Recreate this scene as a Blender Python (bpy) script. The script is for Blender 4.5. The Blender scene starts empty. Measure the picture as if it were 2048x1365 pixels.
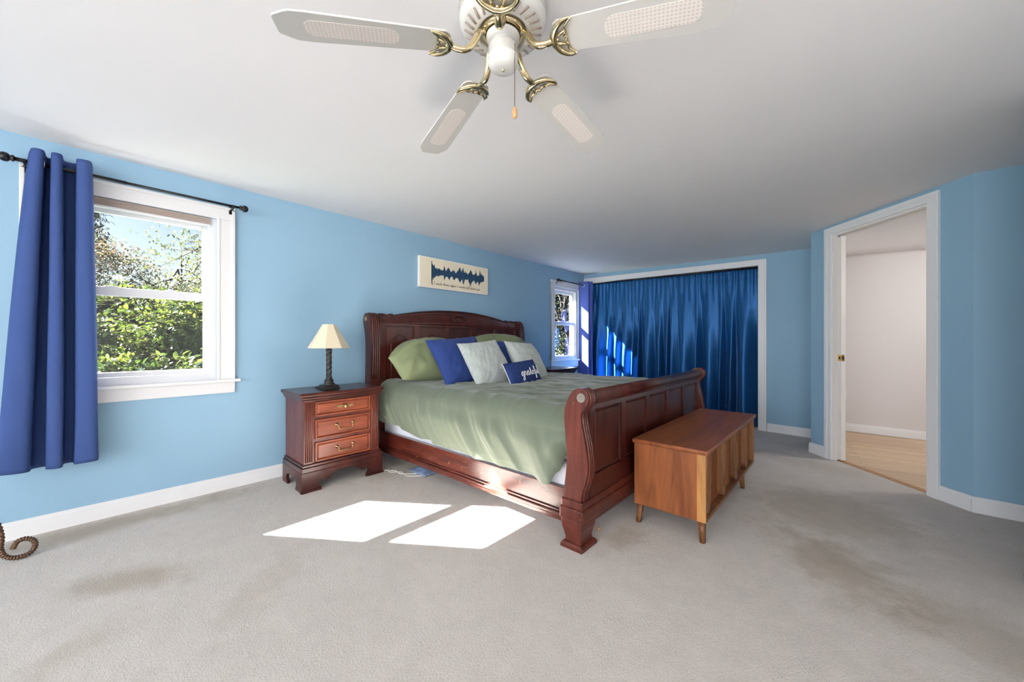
import bpy, bmesh, math, random
from mathutils import Vector, Matrix, noise
PI = math.pi
R = math.radians
C = bpy.context.scene.collection
sc = bpy.context.scene

# ------------------------------------------------------------------ camera, sky, lights, exposure
CAM_H = 1.17
cam_data = bpy.data.cameras.new('camera')
cam = bpy.data.objects.new('camera', cam_data)
C.objects.link(cam)
cam_data.sensor_width = 36.0
cam_data.lens = 36.0 * 750.0 / 2048.0
cam_data.clip_start = 0.02
cam_data.clip_end = 200
cam.location = (0, 0, CAM_H)
cam.rotation_euler = (R(90), 0, R(42))
sc.camera = cam

sc.view_settings.view_transform = 'Standard'
sc.view_settings.look = 'None'
sc.view_settings.exposure = 0.08
sc.view_settings.gamma = 1.0
sc.view_settings.use_curve_mapping = False
sc.cycles.max_bounces = 12
sc.cycles.diffuse_bounces = 8
sc.cycles.transparent_max_bounces = 24
sc.cycles.use_denoising = True
sc.cycles.sample_clamp_indirect = 8

world = bpy.data.worlds.new('sky')
sc.world = world
world.use_nodes = True
wn = world.node_tree.nodes
wn.clear()
w_out = wn.new('ShaderNodeOutputWorld')
w_bg = wn.new('ShaderNodeBackground')
w_sky = wn.new('ShaderNodeTexSky')
w_sky.sky_type = 'NISHITA'
w_sky.sun_disc = False
w_sky.sun_elevation = R(36)
w_sky.sun_rotation = R(235)
w_sky.air_density = 1.0
w_sky.dust_density = 1.0
w_sky.ozone_density = 1.0
w_bg.inputs['Strength'].default_value = 0.15
world.node_tree.links.new(w_sky.outputs[0], w_bg.inputs[0])
world.node_tree.links.new(w_bg.outputs[0], w_out.inputs[0])

def light(name, kind, loc, direction, energy, color=(1, 1, 1), size=None, size_y=None):
    d = bpy.data.lights.new(name, kind)
    d.energy = energy
    d.color = color
    if kind == 'AREA':
        d.shape = 'RECTANGLE'
        d.size = size
        d.size_y = size_y
    o = bpy.data.objects.new(name, d)
    C.objects.link(o)
    o.location = loc
    o.rotation_euler = Vector(direction).to_track_quat('-Z', 'Y').to_euler()
    return o

SUN_DIR = (1.117, 0.794, -1.0)
sun = light('sun', 'SUN', (-12, -8, 12), SUN_DIR, 200.0, (1.0, 0.975, 0.94))
sun.data.angle = R(0.6)
# fill light added outside two invented windows behind the camera
light('fill_light_back', 'AREA', (-0.2, -4.72, 1.45), (0, 1, -0.25), 310, (0.95, 0.97, 1.0), 4.8, 1.5)
light('fill_light_side', 'AREA', (2.72, -1.8, 1.45), (-1, 0, -0.15), 60, (0.95, 0.97, 1.0), 2.6, 1.5)
light('hall_fill_light', 'AREA', (1.9, 5.5, 2.15), (-1, 0.3, -0.7), 50, (1.0, 0.95, 0.91), 0.7, 0.7)  # unseen fill lamp added near the hall ceiling to brighten the hall

# ------------------------------------------------------------------ materials
def new_mat(name):
    m = bpy.data.materials.new(name)
    m.use_nodes = True
    n = m.node_tree.nodes
    return m, n, m.node_tree.links, n['Principled BSDF']

def plain(name, col, rough=0.5, metal=0.0, spec=0.5, bump=0.0, bscale=40.0, coat=0.0, sheen=0.0, var=0.0, vscale=6.0, sheen_rough=0.4):
    m, n, l, b = new_mat(name)
    b.inputs['Base Color'].default_value = (*col, 1)
    b.inputs['Roughness'].default_value = rough
    b.inputs['Metallic'].default_value = metal
    b.inputs['Specular IOR Level'].default_value = spec
    b.inputs['Coat Weight'].default_value = coat
    b.inputs['Coat Roughness'].default_value = 0.15
    b.inputs['Sheen Weight'].default_value = sheen
    b.inputs['Sheen Roughness'].default_value = sheen_rough
    tc = n.new('ShaderNodeTexCoord')
    if bump:
        t = n.new('ShaderNodeTexNoise')
        t.inputs['Scale'].default_value = bscale
        t.inputs['Detail'].default_value = 4
        bp = n.new('ShaderNodeBump')
        bp.inputs['Strength'].default_value = bump
        bp.inputs['Distance'].default_value = 0.01
        l.new(tc.outputs['Object'], t.inputs['Vector'])
        l.new(t.outputs['Fac'], bp.inputs['Height'])
        l.new(bp.outputs[0], b.inputs['Normal'])
    if var:
        t2 = n.new('ShaderNodeTexNoise')
        t2.inputs['Scale'].default_value = vscale
        t2.inputs['Detail'].default_value = 3
        mx = n.new('ShaderNodeMix')
        mx.data_type = 'RGBA'
        mx.inputs[6].default_value = (*[c * (1 - var) for c in col], 1)
        mx.inputs[7].default_value = (*[min(1, c * (1 + var)) for c in col], 1)
        l.new(tc.outputs['Object'], t2.inputs['Vector'])
        l.new(t2.outputs['Fac'], mx.inputs[0])
        l.new(mx.outputs[2], b.inputs['Base Color'])
    return m

def wood(name, dark, lightc, rough=0.35, scale=(30, 3, 30), coat=0.25, bump=0.05, wear=None):
    m, n, l, b = new_mat(name)
    tc = n.new('ShaderNodeTexCoord')
    mp = n.new('ShaderNodeMapping')
    mp.inputs['Scale'].default_value = scale
    t = n.new('ShaderNodeTexNoise')
    t.inputs['Scale'].default_value = 1.0
    t.inputs['Detail'].default_value = 6
    t.inputs['Distortion'].default_value = 0.8
    cr = n.new('ShaderNodeValToRGB')
    cr.color_ramp.elements[0].position = 0.3
    cr.color_ramp.elements[0].color = (*dark, 1)
    cr.color_ramp.elements[1].position = 0.72
    cr.color_ramp.elements[1].color = (*lightc, 1)
    l.new(tc.outputs['Object'], mp.inputs[0])
    l.new(mp.outputs[0], t.inputs['Vector'])
    l.new(t.outputs['Fac'], cr.inputs[0])
    src = cr.outputs[0]
    if wear:
        # worn pale nicks in the finish
        t2 = n.new('ShaderNodeTexNoise')
        t2.inputs['Scale'].default_value = 34
        t2.inputs['Detail'].default_value = 8
        t2.inputs['Roughness'].default_value = 0.75
        c2 = n.new('ShaderNodeValToRGB')
        c2.color_ramp.elements[0].position = 0.645
        c2.color_ramp.elements[0].color = (0, 0, 0, 1)
        c2.color_ramp.elements[1].position = 0.665
        c2.color_ramp.elements[1].color = (1, 1, 1, 1)
        mx = n.new('ShaderNodeMix')
        mx.data_type = 'RGBA'
        mx.inputs[7].default_value = (*wear, 1)
        l.new(tc.outputs['Object'], t2.inputs['Vector'])
        l.new(t2.outputs['Fac'], c2.inputs[0])
        l.new(c2.outputs[0], mx.inputs[0])
        l.new(src, mx.inputs[6])
        src = mx.outputs[2]
    l.new(src, b.inputs['Base Color'])
    b.inputs['Roughness'].default_value = rough
    b.inputs['Specular IOR Level'].default_value = 0.3
    b.inputs['Coat Weight'].default_value = coat
    b.inputs['Coat Roughness'].default_value = 0.18
    bp = n.new('ShaderNodeBump')
    bp.inputs['Strength'].default_value = bump
    bp.inputs['Distance'].default_value = 0.002
    l.new(t.outputs['Fac'], bp.inputs['Height'])
    l.new(bp.outputs[0], b.inputs['Normal'])
    return m

def carpet_mat():
    m, n, l, b = new_mat('carpet')
    tc = n.new('ShaderNodeTexCoord')
    def noise_node(scale, detail=4, rough=0.6):
        t = n.new('ShaderNodeTexNoise')
        t.inputs['Scale'].default_value = scale
        t.inputs['Detail'].default_value = detail
        t.inputs['Roughness'].default_value = rough
        l.new(tc.outputs['Object'], t.inputs['Vector'])
        return t
    fine = noise_node(120, 4, 0.8)
    mid = noise_node(9, 5, 0.65)
    big = noise_node(1.6, 4, 0.6)
    def math2(op, a, b_):
        q = n.new('ShaderNodeMath')
        q.operation = op
        for i, v in enumerate((a, b_)):
            if isinstance(v, (int, float)):
                q.inputs[i].default_value = v
            else:
                l.new(v, q.inputs[i])
        return q.outputs[0]
    base = n.new('ShaderNodeMix')
    base.data_type = 'RGBA'
    base.inputs[6].default_value = (0.38, 0.345, 0.31, 1)
    base.inputs[7].default_value = (0.77, 0.715, 0.665, 1)
    f = math2('ADD', math2('MULTIPLY', fine.outputs['Fac'], 0.75), math2('ADD', math2('MULTIPLY', mid.outputs['Fac'], 0.3), math2('MULTIPLY', big.outputs['Fac'], 0.35)))
    f = math2('SUBTRACT', f, 0.22)
    l.new(f, base.inputs[0])
    cur = base.outputs[2]
    # worn, soiled patches (x, y, radius x, radius y, rotation deg, strength)
    stains = [(-2.62, 0.12, 0.28, 0.12, 55, 0.8), (-3.5, 0.1, 0.13, 0.75, 0, 0.85), (-2.2, -0.05, 0.10, 0.22, 40, 0.35), (-0.05, 2.55, 0.22, 0.42, 30, 0.85), (-0.12, 3.35, 0.45, 0.5, 0, 0.6),
              (0.35, 2.35, 0.22, 0.3, 60, 0.5), (-1.0, 2.15, 0.10, 0.28, 0, 0.75), (-3.1, 1.85, 0.22, 0.35, 0, 0.7),
              (-0.4, 4.6, 0.55, 0.22, -20, 0.4), (-2.1, 0.55, 0.12, 0.3, 50, 0.3), (0.2, 1.75, 0.15, 0.2, 0, 0.35), (-0.3, 5.2, 0.3, 0.3, 0, 0.35)]
    for (sx, sy, rx, ry, rot, st) in stains:
        mp = n.new('ShaderNodeMapping')
        mp.vector_type = 'TEXTURE'
        mp.inputs['Location'].default_value = (sx, sy, 0)
        mp.inputs['Rotation'].default_value = (0, 0, R(rot))
        mp.inputs['Scale'].default_value = (rx, ry, 1)
        l.new(tc.outputs['Object'], mp.inputs[0])
        ln = n.new('ShaderNodeVectorMath')
        ln.operation = 'LENGTH'
        l.new(mp.outputs[0], ln.inputs[0])
        d = math2('ADD', ln.outputs['Value'], math2('MULTIPLY', math2('SUBTRACT', big.outputs['Fac'], 0.5), 1.6))
        d = math2('ADD', d, math2('MULTIPLY', math2('SUBTRACT', mid.outputs['Fac'], 0.5), 1.2))
        mr = n.new('ShaderNodeMapRange')
        mr.interpolation_type = 'SMOOTHSTEP'
        mr.inputs['From Min'].default_value = 1.35
        mr.inputs['From Max'].default_value = 0.25
        mr.inputs['To Max'].default_value = st
        l.new(d, mr.inputs['Value'])
        mx = n.new('ShaderNodeMix')
        mx.data_type = 'RGBA'
        mx.blend_type = 'MULTIPLY'
        l.new(mr.outputs[0], mx.inputs[0])
        l.new(cur, mx.inputs[6])
        mx.inputs[7].default_value = (0.67, 0.63, 0.545, 1)
        cur = mx.outputs[2]
    l.new(cur, b.inputs['Base Color'])
    b.inputs['Roughness'].default_value = 0.95
    b.inputs['Specular IOR Level'].default_value = 0.1
    b.inputs['Sheen Weight'].default_value = 0.2
    bp = n.new('ShaderNodeBump')
    bp.inputs['Strength'].default_value = 0.7
    bp.inputs['Distance'].default_value = 0.012
    hs = math2('ADD', fine.outputs['Fac'], math2('MULTIPLY', mid.outputs['Fac'], 1.2))
    l.new(hs, bp.inputs['Height'])
    l.new(bp.outputs[0], b.inputs['Normal'])
    return m

def plank_mat():
    m, n, l, b = new_mat('oak_planks')
    tc = n.new('ShaderNodeTexCoord')
    mp = n.new('ShaderNodeMapping')
    mp.inputs['Rotation'].default_value = (0, 0, R(-6))
    br = n.new('ShaderNodeTexBrick')
    br.inputs['Scale'].default_value = 1.0
    br.inputs['Brick Width'].default_value = 1.2
    br.inputs['Row Height'].default_value = 0.09
    br.inputs['Mortar Size'].default_value = 0.0015
    br.inputs['Color1'].default_value = (0.56, 0.41, 0.265, 1)
    br.inputs['Color2'].default_value = (0.43, 0.30, 0.185, 1)
    br.inputs['Mortar'].default_value = (0.2, 0.12, 0.07, 1)
    mp2 = n.new('ShaderNodeMapping')
    mp2.inputs['Scale'].default_value = (2, 34, 1)
    t = n.new('ShaderNodeTexNoise')
    t.inputs['Detail'].default_value = 5
    mx = n.new('ShaderNodeMix')
    mx.data_type = 'RGBA'
    mx.blend_type = 'OVERLAY'
    mx.inputs[0].default_value = 0.55
    l.new(tc.outputs['Object'], mp.inputs[0])
    l.new(mp.outputs[0], br.inputs[0])
    l.new(tc.outputs['Object'], mp2.inputs[0])
    l.new(mp2.outputs[0], t.inputs['Vector'])
    l.new(br.outputs['Color'], mx.inputs[6])
    l.new(t.outputs['Fac'], mx.inputs[7])
    l.new(mx.outputs[2], b.inputs['Base Color'])
    b.inputs['Roughness'].default_value = 0.42
    return m

def glass_mat():
    m = bpy.data.materials.new('window_glass')
    m.use_nodes = True
    n = m.node_tree.nodes
    l = m.node_tree.links
    n.clear()
    out = n.new('ShaderNodeOutputMaterial')
    tr = n.new('ShaderNodeBsdfTransparent')
    gl = n.new('ShaderNodeBsdfGlossy')
    gl.inputs['Roughness'].default_value = 0.02
    mx = n.new('ShaderNodeMixShader')
    mx.inputs[0].default_value = 0.04
    l.new(tr.outputs[0], mx.inputs[1])
    l.new(gl.outputs[0], mx.inputs[2])
    l.new(mx.outputs[0], out.inputs[0])
    return m

def leaf_mat(name, cols, trans=0.5, gloss=0.4):
    m, n, l, b = new_mat(name)
    g = n.new('ShaderNodeNewGeometry')
    cr = n.new('ShaderNodeValToRGB')
    cr.color_ramp.elements.remove(cr.color_ramp.elements[1])
    for i, c in enumerate(cols):
        e = cr.color_ramp.elements[0] if i == 0 else cr.color_ramp.elements.new(i / (len(cols) - 1))
        e.position = i / (len(cols) - 1)
        e.color = (*[q * 0.58 for q in c], 1)
    l.new(g.outputs['Random Per Island'], cr.inputs[0])
    l.new(cr.outputs[0], b.inputs['Base Color'])
    b.inputs['Roughness'].default_value = gloss
    tl = n.new('ShaderNodeBsdfTranslucent')
    l.new(cr.outputs[0], tl.inputs[0])
    mx = n.new('ShaderNodeMixShader')
    mx.inputs[0].default_value = trans
    out = n['Material Output']
    l.new(b.outputs[0], mx.inputs[1])
    l.new(tl.outputs[0], mx.inputs[2])
    l.new(mx.outputs[0], out.inputs[0])
    return m

M = {}
M['blue'] = plain('blue_wall_paint', (0.235, 0.385, 0.51), 0.55, spec=0.3, bump=0.03, bscale=160, var=0.03, vscale=1.5)
M['ceil'] = plain('ceiling_paint', (0.80, 0.795, 0.80), 0.7, spec=0.3, bump=0.02, bscale=120)
M['trim'] = plain('white_trim_paint', (0.72, 0.72, 0.725), 0.35, bump=0.01, bscale=60)
M['vinyl'] = plain('white_vinyl', (0.68, 0.69, 0.72), 0.3)
M['hallwall'] = plain('hall_paint', (0.62, 0.59, 0.585), 0.6, bump=0.02, bscale=140)
M['hallceil'] = plain('hall_ceiling_paint', (0.72, 0.65, 0.57), 0.7)
M['doorwhite'] = plain('door_paint', (0.74, 0.71, 0.68), 0.35)
M['carpet'] = carpet_mat()
M['plank'] = plank_mat()
M['glass'] = glass_mat()
M['curtain'] = plain('blue_blackout_fabric', (0.029, 0.056, 0.165), 0.8, spec=0.15, bump=0.06, bscale=700)
M['curtain2'] = plain('violet_blue_fabric', (0.055, 0.09, 0.34), 0.8, spec=0.2, bump=0.06, bscale=700, sheen=0.2)
M['velvet'] = plain('teal_blue_velvet', (0.006, 0.074, 0.225), 0.46, 0.55, spec=0.4, bump=0.15, bscale=60, sheen=0.05, sheen_rough=0.4)
M['black'] = plain('black_metal', (0.012, 0.013, 0.015), 0.35, 0.6)
M['bronze'] = plain('oiled_bronze', (0.10, 0.04, 0.02), 0.35, 0.8)
M['chrome'] = plain('chrome', (0.75, 0.75, 0.78), 0.15, 1.0)
M['brass'] = plain('polished_brass', (0.72, 0.60, 0.36), 0.12, 1.0)
M['antique'] = plain('antique_brass', (0.42, 0.30, 0.14), 0.3, 1.0)
M['pewter'] = plain('pewter', (0.25, 0.235, 0.21), 0.5, 0.6, bump=0.6, bscale=300)
M['mahog'] = wood('mahogany', (0.020, 0.004, 0.0035), (0.060, 0.012, 0.008), 0.28, (14, 14, 2.5), 0.15)
M['mahogworn'] = wood('worn_mahogany', (0.040, 0.0075, 0.005), (0.105, 0.022, 0.013), 0.33, (22, 22, 2.2), 0.12, wear=(0.40, 0.20, 0.12))
M['mahograil'] = wood('worn_mahogany_rail', (0.038, 0.007, 0.005), (0.10, 0.021, 0.012), 0.24, (2.2, 22, 22), 0.6, wear=(0.45, 0.24, 0.14))
M['cherry'] = wood('cherry_front', (0.10, 0.022, 0.011), (0.23, 0.060, 0.028), 0.3, (20, 2.5, 16), 0.15)
M['cherrydk'] = wood('cherry_frame', (0.050, 0.010, 0.007), (0.135, 0.030, 0.017), 0.33, (18, 18, 2.5), 0.12)
M['walnut'] = wood('walnut_veneer', (0.100, 0.028, 0.008), (0.235, 0.076, 0.022), 0.45, (14, 28, 2.0), 0.0)
M['walnuttop'] = wood('walnut_top', (0.095, 0.023, 0.007), (0.24, 0.072, 0.02), 0.38, (18, 2.0, 6), 0.05)
M['walnutdk'] = wood('walnut_dark', (0.105, 0.040, 0.014), (0.215, 0.092, 0.034), 0.42, (20, 20, 3), 0.05)
M['walnutgold'] = wood('walnut_edge', (0.26, 0.12, 0.035), (0.42, 0.21, 0.07), 0.4, (20, 20, 3), 0.1)
M['dark'] = plain('recess_shade', (0.01, 0.008, 0.008), 0.8)
M['sage'] = plain('sage_cotton', (0.175, 0.205, 0.112), 0.8, spec=0.15, bump=0.08, bscale=500, sheen=0.1)
M['comfort'] = plain('green_comforter', (0.112, 0.134, 0.096), 0.62, spec=0.25, bump=0.05, bscale=400, sheen=0.25)
M['navy'] = plain('navy_cotton', (0.020, 0.042, 0.165), 0.8, spec=0.15, bump=0.06, bscale=500, sheen=0.05)
M['navy2'] = plain('dark_navy_cotton', (0.016, 0.033, 0.125), 0.8, spec=0.15, bump=0.08, bscale=500)
M['grayfab'] = plain('silver_grey_velour', (0.42, 0.46, 0.44), 0.85, spec=0.1, bump=0.4, bscale=160, sheen=0.3, var=0.18, vscale=30)
M['white_cloth'] = plain('white_ticking', (0.72, 0.75, 0.82), 0.8, bump=0.3, bscale=120)
M['stitch'] = plain('white_thread', (0.80, 0.80, 0.78), 0.8)
M['canvas'] = plain('cream_canvas', (0.82, 0.74, 0.56), 0.85, bump=0.2, bscale=400, var=0.08, vscale=5)
M['canvas_edge'] = plain('white_canvas', (0.84, 0.82, 0.77), 0.85, bump=0.2, bscale=400)
M['ink_blue'] = plain('deep_blue_paint', (0.008, 0.05, 0.115), 0.6)
M['ink'] = plain('black_ink', (0.015, 0.012, 0.012), 0.6)
M['fan'] = plain('white_fan_enamel', (0.62, 0.62, 0.595), 0.25)
M['blade'] = plain('white_blade_laminate', (0.55, 0.548, 0.525), 0.4)
M['slot'] = plain('tan_slot_interior', (0.30, 0.245, 0.21), 0.7)
M['knobwood'] = wood('light_wood', (0.40, 0.20, 0.07), (0.55, 0.31, 0.13), 0.4, (60, 60, 10))
M['chain'] = plain('bronze_chain', (0.13, 0.085, 0.05), 0.4, 0.7)
M['shade'] = plain('parchment_shade', (0.66, 0.58, 0.43), 0.8, bump=0.15, bscale=90, var=0.08, vscale=40)
M['iron'] = plain('dark_bronze_cast', (0.028, 0.027, 0.026), 0.42, 0.5, bump=0.3, bscale=90)
M['taupe'] = plain('taupe_shade_fabric', (0.46, 0.40, 0.36), 0.8)
M['rope'] = plain('rusty_bronze', (0.10, 0.055, 0.032), 0.45, 0.6, bump=0.3, bscale=120)
M['cord'] = plain('white_cord', (0.7, 0.69, 0.66), 0.5)
M['bluebag'] = plain('pale_blue_plastic', (0.20, 0.27, 0.42), 0.4, bump=0.5, bscale=30)
M['latch'] = plain('brass_latch', (0.65, 0.47, 0.16), 0.25, 1.0)
M['grass'] = plain('lawn', (0.05, 0.075, 0.025), 0.9, bump=0.6, bscale=20, var=0.4, vscale=3)
M['bark'] = plain('grey_bark', (0.013, 0.011, 0.010), 0.9, spec=0.1, bump=0.8, bscale=25)
M['palebark'] = plain('pale_bark', (0.016, 0.014, 0.0125), 0.9, spec=0.1, bump=0.5, bscale=25)
M['leafshrub'] = leaf_mat('shrub_leaf', [(0.012, 0.026, 0.006), (0.035, 0.056, 0.008), (0.072, 0.090, 0.010), (0.05, 0.062, 0.014)], 0.5, 0.3)
M['leaftree'] = leaf_mat('tree_leaf', [(0.022, 0.034, 0.016), (0.050, 0.060, 0.022), (0.085, 0.080, 0.022), (0.042, 0.052, 0.028)], 0.5, 0.5)
M['leafrust'] = leaf_mat('autumn_leaf', [(0.026, 0.038, 0.016), (0.05, 0.048, 0.018), (0.10, 0.048, 0.022), (0.032, 0.04, 0.02)], 0.5, 0.5)
M['needle'] = leaf_mat('conifer_needle', [(0.006, 0.012, 0.008), (0.015, 0.024, 0.014), (0.02, 0.03, 0.02)], 0.3, 0.6)
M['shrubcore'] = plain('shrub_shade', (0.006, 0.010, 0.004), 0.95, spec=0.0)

# ------------------------------------------------------------------ helpers
def add_box(bm, a, b, bevel=0.0, seg=2):
    x0, y0, z0 = [min(p, q) for p, q in zip(a, b)]
    x1, y1, z1 = [max(p, q) for p, q in zip(a, b)]
    t = bmesh.new()
    v = [t.verts.new((x, y, z)) for z in (z0, z1) for y in (y0, y1) for x in (x0, x1)]
    for f in ((0, 2, 3, 1), (4, 5, 7, 6), (0, 1, 5, 4), (2, 6, 7, 3), (0, 4, 6, 2), (1, 3, 7, 5)):
        t.faces.new([v[i] for i in f])
    if bevel:
        bmesh.ops.bevel(t, geom=list(t.edges) + list(t.verts), offset=bevel, segments=seg, affect='EDGES', profile=0.6)
    merge(bm, t)

def merge(bm, t, mat=None):
    if mat is not None:
        bmesh.ops.transform(t, matrix=mat, verts=t.verts)
    vm = {}
    for v in t.verts:
        vm[v] = bm.verts.new(v.co)
    for f in t.faces:
        try:
            nf = bm.faces.new([vm[v] for v in f.verts])
            nf.smooth = f.smooth
        except ValueError:
            pass
    t.free()

def catmull(pts, n=6, closed=False):
    P = [Vector(p) for p in pts]
    out = []
    N = len(P)
    rng = range(N) if closed else range(N - 1)
    for i in rng:
        p1, p2 = P[i], P[(i + 1) % N]
        p0 = P[i - 1] if (closed or i > 0) else p1 * 2 - p2
        p3 = P[(i + 2) % N] if (closed or i + 2 < N) else p2 * 2 - p1
        for k in range(n):
            t = k / n
            out.append(0.5 * ((2 * p1) + (p2 - p0) * t + (2 * p0 - 5 * p1 + 4 * p2 - p3) * t * t + (3 * p1 - p0 - 3 * p2 + p3) * t ** 3))
    if not closed:
        out.append(P[-1])
    return out

def add_tube(bm, pts, r, seg=8, closed=False, cap=True, flat=None):
    """tube along points; r number or list; flat=(axis vector, factor) squashes the section along axis"""
    P = [Vector(p) for p in pts]
    n = len(P)
    rr = r if isinstance(r, (list, tuple)) else [r] * n
    rings = []
    prev = None
    for i in range(n):
        a = P[i - 1] if (i > 0 or closed) else P[i]
        b = P[(i + 1) % n] if (i < n - 1 or closed) else P[i]
        t = (b - a)
        if t.length < 1e-9:
            t = Vector((0, 0, 1))
        t.normalize()
        if prev is None:
            u = t.cross(Vector((0, 0, 1)))
            if u.length < 1e-3:
                u = t.cross(Vector((1, 0, 0)))
        else:
            u = prev - t * prev.dot(t)
            if u.length < 1e-6:
                u = t.cross(Vector((0, 0, 1)))
        u.normalize()
        prev = u
        w = t.cross(u)
        ring = []
        for k in range(seg):
            ang = 2 * PI * k / seg
            d = (u * math.cos(ang) + w * math.sin(ang)) * rr[i]
            if flat:
                ax = Vector(flat[0]).normalized()
                d -= ax * d.dot(ax) * (1 - flat[1])
            ring.append(bm.verts.new(P[i] + d))
        rings.append(ring)
    m = n if closed else n - 1
    for i in range(m):
        A, B = rings[i], rings[(i + 1) % n]
        for k in range(seg):
            f = bm.faces.new((A[k], A[(k + 1) % seg], B[(k + 1) % seg], B[k]))
            f.smooth = True
    if cap and not closed:
        bm.faces.new(rings[0][::-1])
        bm.faces.new(rings[-1])

def add_lathe(bm, prof, center, seg=32, axis='Z', smooth=True, mat=None):
    """prof: list of (r, h)"""
    t = bmesh.new()
    rings = []
    for r, h in prof:
        if r < 1e-6:
            rings.append([t.verts.new((0, 0, h))])
        else:
            rings.append([t.verts.new((r * math.cos(2 * PI * k / seg), r * math.sin(2 * PI * k / seg), h)) for k in range(seg)])
    for A, B in zip(rings, rings[1:]):
        for k in range(seg):
            k2 = (k + 1) % seg
            if len(A) == 1 and len(B) == 1:
                continue
            if len(A) == 1:
                f = t.faces.new((A[0], B[k2], B[k]))
            elif len(B) == 1:
                f = t.faces.new((A[k], A[k2], B[0]))
            else:
                f = t.faces.new((A[k], A[k2], B[k2], B[k]))
            f.smooth = smooth
    rot = Matrix.Identity(4)
    if axis == 'X':
        rot = Matrix.Rotation(PI / 2, 4, 'Y')
    elif axis == 'Y':
        rot = Matrix.Rotation(-PI / 2, 4, 'X')
    m = Matrix.Translation(center) @ rot
    if mat is not None:
        m = mat
    merge(bm, t, m)

def add_prism(bm, poly, axis, a, b, smooth=False, bevel=0.0):
    """extrude a 2D polygon. axis 'Y': poly=(x,z) between y=a..b ; 'X': poly=(y,z) ; 'Z': poly=(x,y)"""
    t = bmesh.new()
    def mk(p, h):
        if axis == 'Y':
            return (p[0], h, p[1])
        if axis == 'X':
            return (h, p[0], p[1])
        return (p[0], p[1], h)
    A = [t.verts.new(mk(p, a)) for p in poly]
    B = [t.verts.new(mk(p, b)) for p in poly]
    n = len(poly)
    for i in range(n):
        f = t.faces.new((A[i], A[(i + 1) % n], B[(i + 1) % n], B[i]))
        f.smooth = smooth
    fa = t.faces.new(A[::-1])
    fb = t.faces.new(B)
    if bevel:
        ed = [e for e in t.edges if (fa in e.link_faces or fb in e.link_faces)]
        bmesh.ops.bevel(t, geom=ed, offset=bevel, segments=2, affect='EDGES', profile=0.6)
    bmesh.ops.triangulate(t, faces=[f for f in t.faces if len(f.verts) > 4])
    bmesh.ops.recalc_face_normals(t, faces=t.faces)
    merge(bm, t)

def add_grid(bm, fn, nu, nv, smooth=True, close_u=False):
    vs = [[bm.verts.new(fn(i / (nu - (0 if close_u else 1)), j / (nv - 1))) for j in range(nv)] for i in range(nu)]
    m = nu if close_u else nu - 1
    for i in range(m):
        for j in range(nv - 1):
            f = bm.faces.new((vs[i][j], vs[(i + 1) % nu][j], vs[(i + 1) % nu][j + 1], vs[i][j + 1]))
            f.smooth = smooth
    return vs

ORIG = {}
def thing(name, label, cat, loc=(0, 0, 0), group=None):
    o = bpy.data.objects.new(name, None)
    C.objects.link(o)
    o.location = loc
    o.empty_display_size = 0.1
    o['label'] = label
    o['category'] = cat
    if group:
        o['group'] = group
    ORIG[o] = Vector(loc)
    return o

def obj(name, bm, mat, parent=None, label=None, origin=None, solid=None, subsurf=0):
    """link a bmesh built in world coordinates as one mesh object"""
    og = ORIG[parent] if parent is not None else Vector(origin if origin is not None else (0, 0, 0))
    bmesh.ops.recalc_face_normals(bm, faces=bm.faces)
    if og.length:
        bmesh.ops.translate(bm, verts=bm.verts, vec=-og)
    me = bpy.data.meshes.new(name)
    bm.to_mesh(me)
    bm.free()
    me.materials.append(M[mat])
    o = bpy.data.objects.new(name, me)
    C.objects.link(o)
    if parent is not None:
        o.parent = parent
    else:
        o.location = og
    ORIG[o] = og
    if label:
        o['label'] = label
    if solid:
        s = o.modifiers.new('thickness', 'SOLIDIFY')
        s.thickness = solid
        s.offset = 0
    if subsurf:
        s = o.modifiers.new('smooth', 'SUBSURF')
        s.levels = subsurf
        s.render_levels = subsurf
    return o

def tag(o, label, cat, group=None):
    o['label'] = label
    o['category'] = cat
    if group:
        o['group'] = group
    return o

def struct(name, bm, mat, parent=None, **k):
    o = obj(name, bm, mat, parent, **k)
    if parent is None:
        o['kind'] = 'structure'
    return o

def struct_root(name, loc):
    o = bpy.data.objects.new(name, None)
    C.objects.link(o)
    o.location = loc
    o['kind'] = 'structure'
    ORIG[o] = Vector(loc)
    return o

def dup(root, loc, label, group=None):
    r = root.copy()
    C.objects.link(r)
    r.location = loc
    r['label'] = label
    if group:
        r['group'] = group
    for ch in list(root.children):
        c = ch.copy()
        C.objects.link(c)
        c.parent = r
        for g in ch.children:
            d = g.copy()
            C.objects.link(d)
            d.parent = c
    return r

BM = bmesh.new

# ------------------------------------------------------------------ room shell
XW = -3.665                      # left wall face
FC = Vector((-3.665, 6.07))      # far left corner
FR = Vector((-0.302, 5.785))     # far wall right end
G0 = Vector((-0.302, 5.035))     # door wall start
G1 = Vector((0.628, 4.023))      # door wall end
YB, XS = -4.6, 2.6               # back wall, side wall
WT = 2.46

def ceil_z(x, y):
    if x <= XW:
        return 2.40
    return min(2.405, 2.40 + (x - XW) * (-0.033 + 0.008 * (5.79 - y)))

bm = BM()
add_grid(bm, lambda u, v: (-3.9 + 6.7 * u, -4.8 + 11.2 * v, ceil_z(-3.9 + 6.7 * u, -4.8 + 11.2 * v)), 30, 40)
for f in bm.faces:
    f.normal_update()
ce = struct('ceiling', bm, 'ceil')
ms = ce.modifiers.new('thickness', 'SOLIDIFY')
ms.thickness = 0.14
ms.offset = 1.0 if ce.data.polygons[0].normal.z > 0 else -1.0

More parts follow.
